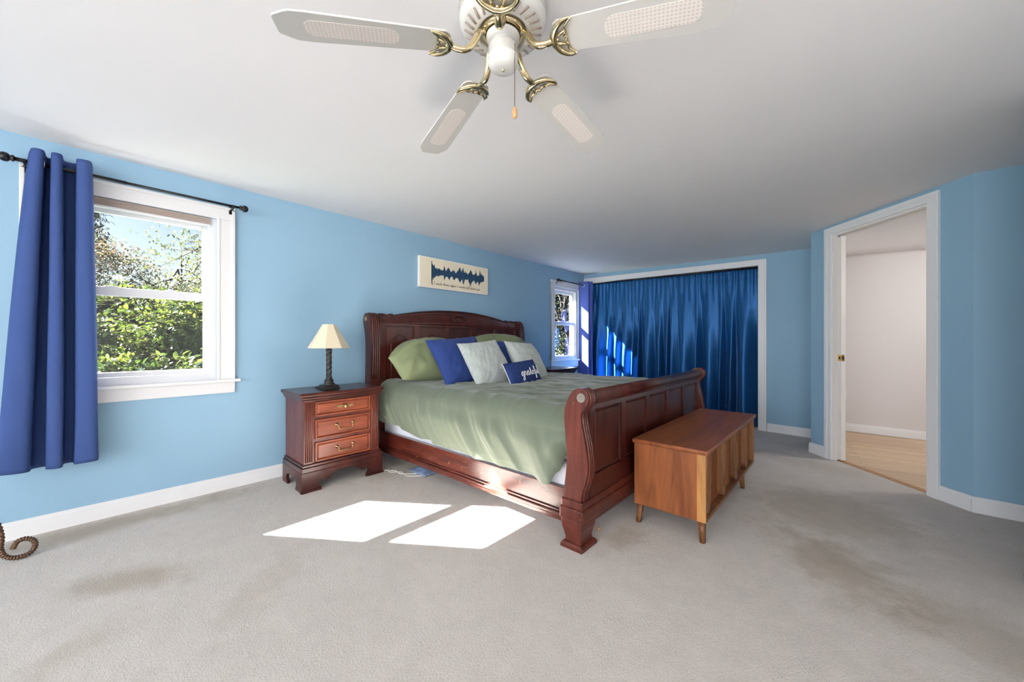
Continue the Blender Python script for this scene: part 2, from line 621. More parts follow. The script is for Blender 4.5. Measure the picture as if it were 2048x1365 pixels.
bm = BM()
poly = [(-3.82, -4.75), (2.75, -4.75), (2.75, 4.05), (0.66, 4.05), (-0.34, 5.13), (-0.34, 5.95), (-0.6, 6.7), (-3.82, 6.9)]
add_prism(bm, poly, 'Z', -0.12, 0.0)
struct('floor', bm, 'carpet')
bm = BM()
add_prism(bm, [(0.66, 4.05), (2.3, 4.05), (2.3, 6.75), (-0.6, 6.75), (-0.34, 5.95), (-0.34, 5.13)], 'Z', -0.12, -0.003)
struct('floor_hall', bm, 'plank')

# left wall with two window openings
W1 = dict(y0=-0.19, y1=0.63, z0=0.87, z1=2.12)
W2 = dict(y0=5.12, y1=5.85, z0=0.845, z1=2.085)
bm = BM()
XO = XW - 0.15
def wl(y0, y1, z0, z1):
    add_box(bm, (XO, y0, z0), (XW, y1, z1))
wl(-4.75, W1['y0'], 0, WT)
wl(W1['y0'], W1['y1'], 0, W1['z0'])
wl(W1['y0'], W1['y1'], W1['z1'], WT)
wl(W1['y1'], W2['y0'], 0, WT)
wl(W2['y0'], W2['y1'], 0, W2['z0'])
wl(W2['y0'], W2['y1'], W2['z1'], WT)
wl(W2['y1'], 6.9, 0, WT)
struct('wall_left', bm, 'blue')

def quad_wall(bm, p, q, s0, s1, z0, z1, th, off=0.0, ztop2=None):
    """slab on the line p->q between s0..s1 metres, thickness th to the left of travel (away from the room)"""
    d = (q - p).normalized()
    n = Vector((-d.y, d.x))
    a, b = p + d * s0 + n * off, p + d * s1 + n * off
    c, e = b + n * th, a + n * th
    z2 = z1 if ztop2 is None else ztop2
    v = [bm.verts.new((*a, z0)), bm.verts.new((*b, z0)), bm.verts.new((*c, z0)), bm.verts.new((*e, z0)),
         bm.verts.new((*a, z1)), bm.verts.new((*b, z2)), bm.verts.new((*c, z2)), bm.verts.new((*e, z1))]
    for f in ((3, 2, 1, 0), (4, 5, 6, 7), (0, 1, 5, 4), (1, 2, 6, 5), (2, 3, 7, 6), (3, 0, 4, 7)):
        bm.faces.new([v[i] for i in f])

def on_line(p, q, s, off, z):
    d = (q - p).normalized()
    n = Vector((-d.y, d.x))
    a = p + d * s + n * off
    return Vector((a.x, a.y, z))

FL = (FR - FC).length
# closet opening in the far wall
OS0, OS1 = 0.10, 2.79
bm = BM()
quad_wall(bm, FC, FR, 0.0, OS0, 0, WT, 0.12)
quad_wall(bm, FC, FR, OS1, FL, 0, WT, 0.12)
quad_wall(bm, FC, FR, OS0, OS1, 2.235, WT, 0.12, 0, WT)
# keep the header's underside following its casing
struct('wall_far', bm, 'blue')
bm = BM()
quad_wall(bm, FC, FR, OS0 - 0.1, OS1 + 0.1, 0, WT, 0.05, 0.62)
quad_wall(bm, FC, FR, OS0 - 0.06, OS0, 0, WT, 0.50, 0.12)
quad_wall(bm, FC, FR, OS1, OS1 + 0.06, 0, WT, 0.50, 0.12)
struct('wall_closet', bm, 'trim')
# return wall and door wall
bm = BM()
add_box(bm, (-0.302, 5.055, 0), (-0.20, 5.95, WT))
struct('wall_return', bm, 'blue')
GD = (G1 - G0).normalized()
GN = Vector((-GD.y, GD.x))
GL = (G1 - G0).length
DS0, DS1, DZ = 0.255, 1.105, 2.215
bm = BM()
quad_wall(bm, G0, G1, 0, DS0, 0, WT, 0.12)
quad_wall(bm, G0, G1, DS1, GL, 0, WT, 0.12)
quad_wall(bm, G0, G1, DS0, DS1, DZ, WT, 0.12)
struct('wall_door', bm, 'blue')
bm = BM()
add_box(bm, (0.628, 4.023, 0), (XS + 0.12, 4.15, WT))
struct('wall_right', bm, 'blue')
bm = BM()
add_box(bm, (0.645, 1.7, 0), (XS, 2.975, WT))  # unseen bulk made solid and full height to keep side light off the right wall
struct('wall_stair', bm, 'ceil')
# unseen walls behind the camera, painted pale for bounce, each with an added window
bm = BM()
add_box(bm, (XO, YB - 0.12, 0), (-2.6, YB, WT))
add_box(bm, (2.2, YB - 0.12, 0), (XS + 0.12, YB, WT))
add_box(bm, (-2.6, YB - 0.12, 0), (2.2, YB, 0.7))
add_box(bm, (-2.6, YB - 0.12, 2.2), (2.2, YB, WT))
struct('wall_back', bm, 'ceil')
bm = BM()
add_box(bm, (XS, YB - 0.12, 0), (XS + 0.12, -3.1, WT))
add_box(bm, (XS, -0.5, 0), (XS + 0.12, 4.15, WT))
add_box(bm, (XS, -3.1, 0), (XS + 0.12, -0.5, 0.7))
add_box(bm, (XS, -3.1, 2.2), (XS + 0.12, -0.5, WT))
struct('wall_side', bm, 'ceil')
for nm, ax in (('added_window_back', 'Y'), ('added_window_side', 'X')):  # invented openings, added to carry the fill light
    rt = struct_root(nm, (-0.2, YB - 0.06, 0.7) if ax == 'Y' else (XS + 0.06, -1.8 if nm == 'added_window_side' else 3.45, 0.7))
    bf, bg = BM(), BM()
    a0, a1 = (-2.6, 2.2) if ax == 'Y' else ((-3.1, -0.5) if nm == 'added_window_side' else (3.0, 3.9))
    def bb(b_, p0, p1, z0, z1, t):
        if ax == 'Y':
            add_box(b_, (p0, YB - 0.06 - t, z0), (p1, YB - 0.06 + t, z1))
        else:
            add_box(b_, (XS + 0.06 - t, p0, z0), (XS + 0.06 + t, p1, z1))
    for p in (a0, (a0 + a1) / 2 - 0.03, a1 - 0.06):
        bb(bf, p, p + 0.06, 0.7, 2.2, 0.03)
    for z in (0.7, 1.42, 2.14):
        bb(bf, a0, a1, z, z + 0.06, 0.028)
    bb(bg, a0 + 0.03, a1 - 0.03, 0.73, 2.17, 0.002)
    struct('window_frame', bf, 'vinyl', rt)
    struct('glass', bg, 'glass', rt)

# hall beyond the door
bm = BM()
add_box(bm, (-0.6, 6.55, 0), (2.3, 6.65, WT))
struct('wall_hall', bm, 'hallwall')
bm = BM()
add_box(bm, (2.2, 4.15, 0), (2.3, 6.55, WT))
add_box(bm, (-0.20, 5.2, 0), (-0.19, 6.55, WT))
struct('wall_hall_side', bm, 'hallwall')
bm = BM()
v = [bm.verts.new(p) for p in ((-0.25, 6.56, 2.312), (2.3, 6.56, 2.312), (2.3, 4.1, 2.312), (0.70, 4.1, 2.312), (-0.25, 5.14, 2.312))]
bm.faces.new(v)
ch = struct('ceiling_hall', bm, 'hallceil')

# ------------------------------------------------------------------ baseboards and casings
def baseboard(bm, p, q, s0, s1, h=0.105, flip=False):
    quad_wall(bm, p, q, s0, s1, 0.0, h - 0.022, -0.016)
    quad_wall(bm, p, q, s0, s1, h - 0.022, h - 0.008, -0.011)
    quad_wall(bm, p, q, s0, s1, h - 0.008, h, -0.006)

A, B = Vector((XW, -4.6)), Vector((XW, 6.07))
bm = BM()
# travel so that "left of travel" is outside the room
baseboard(bm, A, B, 0, 10.6)
struct('baseboard_left', bm, 'trim')
bm = BM()
baseboard(bm, FC, FR, OS1 + 0.09, FL)
struct('baseboard_far', bm, 'trim')
bm = BM()
baseboard(bm, G0, G1, -0.012, 0.18)
baseboard(bm, G0, G1, 1.18, GL)
struct('baseboard_door', bm, 'trim')
bm = BM()
baseboard(bm, Vector((0.628, 4.022)), Vector((2.6, 4.022)), -0.006, 1.97)
struct('baseboard_right', bm, 'trim')
bm = BM()
add_box(bm, (0.622, 1.7, 0), (0.645, 2.992, 0.062), 0.003)
add_box(bm, (0.629, 1.7, 0.06), (0.645, 2.985, 0.082), 0.003)
add_box(bm, (0.622, 2.975, 0), (XS, 2.992, 0.062), 0.003)
struct('baseboard_stair', bm, 'trim')
bm = BM()
baseboard(bm, Vector((-0.6, 6.55)), Vector((2.2, 6.55)), 0.0, 2.8, 0.10)
struct('baseboard_hall', bm, 'trim')

# closet casing, its head following the ceiling's slope
bm = BM()
def casing_head(s0, s1, zo0, zi0, zo1, zi1, th, off=0.0):
    a = [on_line(FC, FR, s0, off, zi0), on_line(FC, FR, s1, off, zi1), on_line(FC, FR, s1, off, zo1), on_line(FC, FR, s0, off, zo0)]
    b = [on_line(FC, FR, s0, off - th, zi0), on_line(FC, FR, s1, off - th, zi1), on_line(FC, FR, s1, off - th, zo1), on_line(FC, FR, s0, off - th, zo0)]
    va = [bm.verts.new(p) for p in a]
    vb = [bm.verts.new(p) for p in b]
    bm.faces.new(va)
    bm.faces.new(vb[::-1])
    for i in range(4):
        bm.faces.new((va[i], vb[i], vb[(i + 1) % 4], va[(i + 1) % 4]))
casing_head(0.01, 2.875, 2.322, 2.235, 2.237, 2.160, 0.018)
casing_head(0.01, 2.855, 2.30, 2.245, 2.219, 2.175, 0.024)
quad_wall(bm, FC, FR, 2.795, 2.875, 0, 2.163, -0.0175)
quad_wall(bm, FC, FR, 2.815, 2.855, 0, 2.176, -0.0235)
quad_wall(bm, FC, FR, OS1 - 0.012, OS1, 0, 2.2, 0.12)
quad_wall(bm, FC, FR, OS0 + 0.0, OS1, 2.215, 2.235, 0.12, 0, 2.165)
struct('trim_closet', bm, 'trim')

# door casing, jambs, pocket door
rt = struct_root('door_1', on_line(G0, G1, 0.68, 0, 0))
bm = BM()
def gbox(bm, s0, s1, z0, z1, o0, o1):
    quad_wall(bm, G0, G1, s0, s1, z0, z1, o1 - o0, o0)
for (s0, s1) in ((0.18, DS0), (DS1, 1.18)):
    gbox(bm, s0, s1, 0, DZ, -0.017, 0)
gbox(bm, 0.18, 1.18, DZ, DZ + 0.07, -0.017, 0)
for (s0, s1) in ((0.19, 0.215), (1.145, 1.17)):
    gbox(bm, s0, s1, 0, DZ + 0.035, -0.021, -0.0165)
gbox(bm, 0.19, 1.17, DZ + 0.035, DZ + 0.06, -0.021, -0.0165)
struct('casing', bm, 'trim', rt)
bm = BM()
for (o0, o1) in ((0.0, 0.042), (0.078, 0.12)):
    gbox(bm, DS0, DS0 + 0.018, 0, DZ - 0.018, o0, o1)
    gbox(bm, DS0, DS1, DZ - 0.018, DZ, o0, o1)
gbox(bm, DS1 - 0.018, DS1, 0, DZ - 0.018, 0.0, 0.12)
gbox(bm, DS0, DS1, DZ - 0.009, DZ, 0.042, 0.078)
struct('jamb', bm, 'doorwhite', rt)
bm = BM()
gbox(bm, DS0 - 0.05, DS0 + 0.055, 0.012, DZ - 0.03, 0.0435, 0.0765)
slab = struct('pocket_door', bm, 'doorwhite', rt)
bm = BM()
gbox(bm, DS0 + 0.055, DS0 + 0.058, 0.975, 1.035, 0.047, 0.073)
gbox(bm, DS0 + 0.018, DS0 + 0.058, 0.975, 1.035, 0.0415, 0.0435)
lt = struct('latch', bm, 'latch', slab)
bm = BM()
gbox(bm, DS0 + 0.058, DS0 + 0.0595, 0.99, 1.02, 0.053, 0.067)  # thin black plates on the latch, painted stand-ins for the shade in its hollows
gbox(bm, DS0 + 0.03, DS0 + 0.046, 0.993, 1.017, 0.0405, 0.0415)
struct('latch_hollow_shade', bm, 'dark', slab)
bm = BM()
gbox(bm, DS0, DS1, -0.003, 0.004, 0.03, 0.085)
struct('trim_threshold', bm, 'walnutgold')
# outlet plate on the hall wall
bm = BM()
add_box(bm, (-0.105, 6.538, 0.415), (-0.032, 6.5505, 0.535), 0.004)
t = thing('wall_outlet', 'white outlet cover low on the hall wall, just past the pocket door edge', 'outlet', (-0.05, 6.55, 0.475))
obj('cover_plate', bm, 'vinyl', t)

# ------------------------------------------------------------------ windows on the left wall
def window(name, w, case, ztop, apron_z, horn, split, glass_b, glass_t, stile):
    y0, y1, z0, z1 = w['y0'], w['y1'], w['z0'], w['z1']
    rt = struct_root(name, (XW, (y0 + y1) / 2, z0))
    cL, cR = case
    bm = BM()
    xf = XW + 0.020
    for (a, b) in ((cL, y0), (y1, cR)):
        add_box(bm, (XW, a, z0), (xf, b, z1), 0.002)
    add_box(bm, (XW, cL, z1 + 0.0005), (xf, cR, ztop), 0.002)
    # moulded back band
    for (a, b) in ((cL, cL + 0.02), (cR - 0.02, cR)):
        add_box(bm, (XW + 0.002, a, z0), (xf + 0.008, b, ztop - 0.0205), 0.003)
    add_box(bm, (XW + 0.002, cL - 0.0005, ztop - 0.02), (xf + 0.008, cR + 0.0005, ztop + 0.0005), 0.003)
    for (a, b) in ((y0 - 0.018, y0 - 0.004), (y1 + 0.004, y1 + 0.018)):
        add_box(bm, (XW, a, z0), (xf + 0.004, b, z1 + 0.01), 0.002)
    struct('casing', bm, 'trim', rt)
    bm = BM()
    add_box(bm, (XW - 0.06, y0, z0 - 0.022), (XW - 0.0005, y1, z0 + 0.001))
    add_box(bm, (XW, horn[0], z0 - 0.022), (XW + 0.045, horn[1], z0), 0.004)
    add_box(bm, (XW, cL, apron_z), (XW + 0.018, cR, z0 - 0.022), 0.003)
    struct('sill', bm, 'trim', rt)
    # vinyl frame inside the opening
    bm = BM()
    fx0, fx1 = XW - 0.125, XW - 0.012
    fw = 0.032
    add_box(bm, (fx0, y0, z0), (fx1, y0 + fw, z1))
    add_box(bm, (fx0, y1 - fw, z0), (fx1, y1, z1))
    add_box(bm, (fx0, y0 + fw, z1 - 0.04), (fx1, y1 - fw, z1))
    add_box(bm, (fx0, y0 + fw, z0), (fx1, y1 - fw, z0 + 0.052))
    add_box(bm, (XW - 0.030, y0 + fw, z0 + 0.052), (XW - 0.0125, y0 + fw + 0.012, z1 - 0.04))
    add_box(bm, (XW - 0.030, y1 - fw - 0.012, z0 + 0.052), (XW - 0.0125, y1 - fw, z1 - 0.04))
    struct('window_frame', bm, 'vinyl', rt)
    bm = BM()
    add_box(bm, (XO - 0.065, y0 - 0.10, z1 - 0.038), (XO - 0.001, y1 + 0.10, z1 + 0.10))  # unseen head cap, lowered to cut the top of the sun patch
    add_box(bm, (XO - 0.025, y0 - 0.10, z0 - 0.04), (XO - 0.001, y0, z1 - 0.028))
    add_box(bm, (XO - 0.025, y1, z0 - 0.04), (XO - 0.001, y1 + 0.10, z1 - 0.028))
    add_box(bm, (XO - 0.05, y0 - 0.10, z0 - 0.09), (XO - 0.001, y1 + 0.10, z0 - 0.04))
    struct('outside_trim', bm, 'trim', rt)
    for nm, x, zb, zt, gb, gt in (('lower_sash', XW - 0.048, z0 + 0.054, split + 0.03, glass_b, split - 0.03),
                                 ('upper_sash', XW - 0.090, split - 0.025, z1 - 0.042, split + 0.028, glass_t)):
        bm = BM()
        a, b = y0 + fw + 0.002, y1 - fw - 0.002
        ga, gb2 = a + stile, b - stile
        add_box(bm, (x - 0.017, a, zb), (x + 0.017, ga, zt), 0.003)
        add_box(bm, (x - 0.017, gb2, zb), (x + 0.017, b, zt), 0.003)
        add_box(bm, (x - 0.017, ga, zb), (x + 0.017, gb2, gb), 0.003)
        add_box(bm, (x - 0.017, ga, gt), (x + 0.017, gb2, zt), 0.003)
        s = struct(nm, bm, 'vinyl', rt)
        bm = BM()
        add_box(bm, (x - 0.003, ga - 0.005, gb - 0.005), (x + 0.003, gb2 + 0.005, gt + 0.005))
        struct('glass', bm, 'glass', s)
        if nm == 'lower_sash':
            bm = BM()
            for q in (0.3, 0.7):
                yy = a + (b - a) * q
                add_box(bm, (x - 0.012, yy - 0.03, zt), (x + 0.012, yy + 0.03, zt + 0.007), 0.002)
            struct('sash_lock', bm, 'vinyl', s)
    return rt

window('window_1', W1, (-0.302, 0.745), 2.222, 0.762, (-0.355, 0.778), 1.505, 0.957, 2.036, 0.040)
window('window_2', W2, (5.02, 5.95), 2.185, 0.715, (4.985, 5.98), 1.475, 0.915, 1.99, 0.030)

# folded window shades under the heads
def shade_blind(w, label, hang):
    t = thing('window_shade', label, 'window shade', (XW - 0.03, (w['y0'] + w['y1']) / 2, w['z1']))
    bm = BM()
    n = 5
    y0, y1 = w['y0'] + 0.036, w['y1'] - 0.036
    for k in range(n):
        z = w['z1'] - 0.002 - hang * k / n
        add_prism(bm, [(XW - 0.005, z), (XW + 0.004, z - hang / n / 2), (XW - 0.005, z - hang / n), (XW - 0.028, z - hang / n), (XW - 0.028, z)], 'Y', y0, y1)
    obj('folded_fabric', bm, 'taupe', t)
    bm = BM()
    add_box(bm, (XW - 0.029, y0, w['z1'] - hang - 0.014), (XW + 0.004, y1, w['z1'] - hang - 0.002), 0.003)
    obj('bottom_rail', bm, 'vinyl', t, 'white bottom rail')
shade_blind(W1, 'taupe cellular shade folded up under the head of the large near window', 0.05)

# ------------------------------------------------------------------ curtain rods
def rod(label, y0, y1, x, z, brackets, group='curtain rods on the left wall'):
    t = thing('curtain_rod', label, 'curtain rod', (x, (y0 + y1) / 2, z), group)
    bm = BM()
    ym = y0 + (y1 - y0) * 0.42
    add_tube(bm, [(x, y0, z), (x, ym, z)], 0.0115, 12)
    add_tube(bm, [(x, ym, z), (x, y1, z)], 0.009, 12)
    obj('pole', bm, 'black', t)
    for ye, sgn in ((y0, -1), (y1, 1)):
        bm = BM()
        prof = [(0.0, 0.060), (0.012, 0.058), (0.021, 0.051), (0.0255, 0.042), (0.0265, 0.034), (0.0245, 0.026), (0.019, 0.019), (0.012, 0.015), (0.018, 0.011), (0.018, 0.003), (0.011, 0.0), (0.0, -0.004)]
        add_lathe(bm, [(r, h * sgn) for r, h in prof], (x, ye, z), 20, axis='Y' if True else 'Z')
        f = obj('finial', bm, 'black', t)
        bm = BM()
        add_lathe(bm, [(0.0175, 0.004 * sgn), (0.0192, 0.006 * sgn), (0.0175, 0.008 * sgn)], (x, ye, z), 20, axis='Y')
        obj('ring', bm, 'bronze', f, 'bronze ring')
    for yb in brackets:
        bm = BM()
        add_box(bm, (XW + 0.020, yb - 0.010, z - 0.045), (XW + 0.0245, yb + 0.010, z + 0.03), 0.002)
        add_box(bm, (XW + 0.0245, yb - 0.006, z - 0.018), (x + 0.006, yb + 0.006, z - 0.0118), 0.001)
        add_box(bm, (x + 0.011, yb - 0.006, z - 0.018), (x + 0.017, yb + 0.006, z + 0.006), 0.001)
        add_box(bm, (x + 0.0, yb - 0.006, z - 0.018), (x + 0.017, yb + 0.006, z - 0.0118), 0.001)
        add_tube(bm, [(x + 0.014 + 0.0 * k, yb, z - 0.018) for k in range(1)] + [(x + 0.014, yb, z - 0.03), (x + 0.014, yb - 0.008, z - 0.038), (x + 0.014, yb + 0.008, z - 0.042)], 0.003, 6)
        obj('bracket', bm, 'black', t)
    return t
rod('black curtain rod with ball finials above the large near window', -0.31, 0.755, -3.56, 2.217, (-0.275, 0.715))
rod('short black curtain rod above the small window in the far corner', 5.13, 5.93, -3.56, 2.175, (5.16,))

# curtain on the near window: omega folds round the rod
def smooth01(t):
    t = max(0, min(1, t))
    return t * t * (3 - 2 * t)

def interp_keys(keys, n):
    return catmull(keys, n)

t = thing('curtain', 'navy blue grommet curtain panel hanging at the left of the near window', 'curtain', (-3.585, -0.15, 2.22))
top_keys = [(-3.60, -0.262), (-3.505, -0.243), (-3.50, -0.205), (-3.61, -0.199), (-3.615, -0.178), (-3.505, -0.172), (-3.50, -0.137), (-3.605, -0.131), (-3.62, -0.104), (-3.605, -0.080), (-3.51, -0.073), (-3.50, -0.024), (-3.59, -0.014)]
bot_keys = [(-3.565, -0.375), (-3.49, -0.355), (-3.485, -0.262), (-3.58, -0.250), (-3.585, -0.200), (-3.495, -0.190), (-3.49, -0.137), (-3.58, -0.130), (-3.585, -0.106), (-3.575, -0.086), (-3.50, -0.078), (-3.49, 0.002), (-3.57, 0.014)]
tp = catmull([(p[0], p[1], 0) for p in top_keys], 10)
bp_ = catmull([(p[0], p[1], 0) for p in bot_keys], 10)
ZT, ZB = 2.285, 0.425
bm = BM()
def cur1(u, v):
    i = u * (len(tp) - 1)
    k = min(int(i), len(tp) - 2)
    f = i - k
    a = tp[k].lerp(tp[k + 1], f)
    b = bp_[k].lerp(bp_[k + 1], f)
    w = v ** 0.85
    p = a.lerp(b, w)
    z = ZT + (ZB - ZT) * v
    p.x += 0.006 * noise.noise(Vector((u * 7, v * 3, 1.3))) * v
    p.y += 0.008 * noise.noise(Vector((u * 5, v * 2.5, 7.7))) * v
    zz = z - 0.010 * math.sin(u * PI) * v + 0.008 * noise.noise(Vector((u * 6, 2, 3))) * v
    return (p.x, p.y, zz)
add_grid(bm, cur1, 111, 70)
obj('curtain_cloth', bm, 'curtain', t, solid=0.004)
def grommet(x, y, z, yaw, parent, r=0.021):
    bm = BM()
    mat = Matrix.Translation((x, y, z)) @ Matrix.Rotation(yaw, 4, 'Z') @ Matrix.Rotation(PI / 2, 4, 'X')
    tt = bmesh.new()
    n, k = 24, 8
    rings = []
    for i in range(n):
        a = 2 * PI * i / n
        rings.append([tt.verts.new(((r + 0.006 * math.cos(2 * PI * j / k)) * math.cos(a), (r + 0.006 * math.cos(2 * PI * j / k)) * math.sin(a), 0.004 * math.sin(2 * PI * j / k))) for j in range(k)])
    for i in range(n):
        for j in range(k):
            f = tt.faces.new((rings[i][j], rings[(i + 1) % n][j], rings[(i + 1) % n][(j + 1) % k], rings[i][(j + 1) % k]))
            f.smooth = True
    merge(bm, tt, mat)
    return obj('grommet', bm, 'chrome', parent, 'chrome grommet')
for y, yw in ((-0.202, 0), (-0.175, 0), (-0.134, 0), (-0.0765, 0)):
    grommet(-3.56, y, 2.217, yw, t)

# curtain bunched in the far corner
t = thing('curtain', 'bright blue grommet curtain bunched in the corner beside the small window', 'curtain', (-3.56, 5.9, 2.18))
keys = [(-3.640, 5.845, 0), (-3.625, 5.862, 0), (-3.48, 5.878, 0), (-3.462, 5.890, 0), (-3.48, 5.902, 0), (-3.62, 5.916, 0), (-3.63, 5.930, 0), (-3.45, 5.944, 0), (-3.425, 5.957, 0), (-3.45, 5.97, 0), (-3.60, 5.985, 0)]
kp = catmull(keys, 8)
bm = BM()
def cur2(u, v):
    i = u * (len(kp) - 1)
    k = min(int(i), len(kp) - 2)
    p = kp[k].lerp(kp[k + 1], i - k).copy()
    p.x += 0.01 * noise.noise(Vector((u * 3, v * 3, 4.0))) * v
    return (p.x, p.y, 2.235 + (0.42 - 2.235) * v)
add_grid(bm, cur2, 81, 40)
obj('curtain_cloth', bm, 'curtain2', t, solid=0.003)
grommet(-3.56, 5.862, 2.175, 0, t, 0.030)

# ------------------------------------------------------------------ closet curtains
t = thing('closet_rod', 'black tension rod across the wide closet opening', 'curtain rod', on_line(FC, FR, 1.45, 0.03, 2.17))
bm = BM()
pa, pb = on_line(FC, FR, OS0 + 0.005, 0.031, 2.218), on_line(FC, FR, OS1 - 0.014, 0.031, 2.144)
add_tube(bm, [pa, pb], 0.013, 10)
obj('pole', bm, 'black', t)
for p, d in ((pa, 1), (pb, -1)):
    bm = BM()
    dd = (pb - pa).normalized() * d
    add_tube(bm, [p - dd * 0.0, p + dd * 0.018], 0.02, 12)
    obj('end_cap', bm, 'black', t)

def closet_panel(label, s0, s1, seed, folds, dz):
    t = thing('closet_curtain', label, 'curtain', on_line(FC, FR, (s0 + s1) / 2, 0.03, 2.17), 'velvet curtains across the closet')
    rnd = random.Random(seed)
    # fold phase: a warped arc parameter so that fold widths vary
    cuts = [0.0]
    for i in range(folds):
        cuts.append(cuts[-1] + rnd.uniform(0.5, 1.7))
    cuts = [c / cuts[-1] for c in cuts]
    amps = [rnd.uniform(0.5, 1.25) for _ in range(folds)]
    offs = [rnd.uniform(-0.25, 0.25) for _ in range(folds)]
    life = [rnd.uniform(0.3, 1.3) for _ in range(folds)]
    def fold(u, v):
        k = 0
        while k < folds - 1 and u > cuts[k + 1]:
            k += 1
        f = (u - cuts[k]) / (cuts[k + 1] - cuts[k])
        grow = amps[k] * (0.45 + 0.75 * smooth01(v * life[k] * 1.6))
        skew = offs[k]
        f2 = f ** (2.0 ** (skew * 4))
        f2 = min(1, max(0, f2))
        return grow * (math.sin(PI * f2) ** 1.5 * 2 - 1.1)
    bm = BM()
    def fn(u, v):
        s = s0 + (s1 - s0) * u
        zt = 2.222 - 0.0275 * s
        if v < 0.06:
            # ruffled header
            gather = math.sin(u * folds * 4.1 * PI + seed + 2.5 * noise.noise(Vector((u * 9, 0, seed)))) * 0.011
            w = v / 0.06
            off = 0.0 - gather * (1.0 - 0.3 * w) - 0.014 + 0.012 * abs(w - 0.55)
            f = fold(u, 0.0) * 0.012 * w
            off -= f
        else:
            w = (v - 0.06) / 0.94
            fade = max(0, 1 - w * 4)
            gather = math.sin(u * folds * 4.1 * PI + seed + 2.5 * noise.noise(Vector((u * 9, 0, seed)))) * 0.009 * fade * fade
            off = -0.014 - gather - fold(u, w) * (0.012 + 0.066 * smooth01(w * 1.5))
            off += 0.010 * noise.noise(Vector((s * 5, w * 3.0, seed))) * w
            off += 0.006 * noise.noise(Vector((s * 14, w * 9.0, seed + 5))) * smooth01(w * 3)
        sh = 0.025 * noise.noise(Vector((s * 3, v * 1.5, seed + 9))) * v
        z = zt + (0.022 - zt) * v
        p = on_line(FC, FR, s + sh, off + 0.045, z)
        return p
    n = folds * 22
    add_grid(bm, fn, n, 90)
    obj('curtain_cloth', bm, 'velvet', t, solid=0.003)
closet_panel('teal blue velvet closet curtain, half nearer the small window', OS0 + 0.02, 1.595, 3, 10, 0)
closet_panel('teal blue velvet closet curtain, half nearer the white doorway', 1.585, OS1 - 0.025, 8, 7, 0)

# ------------------------------------------------------------------ wall art
AY0, AY1, AZ0, AZ1 = 2.46, 3.545, 1.790, 2.148
t = thing('wall_art', 'cream canvas with deep blue sound wave and handwritten line above the bed', 'wall art', (XW, 3.0, 1.97))
bm = BM()
add_box(bm, (XW, AY0, AZ0), (XW + 0.036, AY1, AZ1), 0.003)
obj('canvas', bm, 'canvas_edge', t)
bm = BM()
add_box(bm, (XW + 0.0355, AY0 + 0.012, AZ0 + 0.012), (XW + 0.0366, AY1 - 0.012, AZ1 - 0.012))
obj('painted_ground', bm, 'canvas', t, 'cream painted face')
rnd = random.Random(5)
wave = [(0.0, .95, 1.0), (.012, .82, .78), (.03, .62, .62), (.05, .60, .45), (.065, .36, .40), (.085, .50, .22), (.10, .28, .3), (.125, .42, .26), (.145, .30, .22), (.165, .34, .12), (.185, .22, .14), (.205, .34, .10),
        (.222, .78, .62), (.236, .42, .22), (.25, .25, .25), (.27, .4, .15), (.295, .66, .35), (.315, .48, .5), (.335, .3, .22), (.36, .36, .05), (.385, .48, .36), (.405, .46, .38), (.425, .2, .2), (.45, .38, .15), (.475, .56, .22),
        (.50, .76, .55), (.515, .8, .62), (.53, .5, .4), (.55, .58, .2), (.575, .95, .9), (.587, .4, .55), (.61, .55, .15), (.64, .48, .22), (.665, .3, .12), (.69, .5, .5), (.712, .82, .85), (.728, .94, .62), (.745, .55, .35), (.765, .42, .28),
        (.785, .4, .12), (.805, .45, .35), (.825, .9, .6), (.84, .55, .42), (.86, .3, .2), (.875, .42, .3), (.895, .4, .72), (.91, .88, .35), (.93, .66, .22), (.95, .58, .24), (.97, .5, .12), (.985, .42, .1), (1.0, .3, .06)]
bm = BM()
wy0, wy1, wz = AY0 + 0.165, AY1 - 0.075, (AZ0 + AZ1) / 2 + 0.018
N = 210
for i in range(N):
    u = i / (N - 1)
    k = max(j for j in range(len(wave)) if wave[j][0] <= u + 1e-9)
    k2 = min(k + 1, len(wave) - 1)
    f = 0 if k == k2 else (u - wave[k][0]) / (wave[k2][0] - wave[k][0])
    up = (wave[k][1] * (1 - f) + wave[k2][1] * f) * rnd.uniform(0.72, 1.1)
    dn = (wave[k][2] * (1 - f) + wave[k2][2] * f) * rnd.uniform(0.72, 1.15) + 0.12
    y = wy0 + (wy1 - wy0) * u
    hw = rnd.uniform(0.0016, 0.0031)
    add_box(bm, (XW + 0.0364, y - hw, wz - dn * 0.125), (XW + 0.0374, y + hw, wz + up * 0.125))
obj('sound_wave', bm, 'ink_blue', t, 'deep blue sound wave')

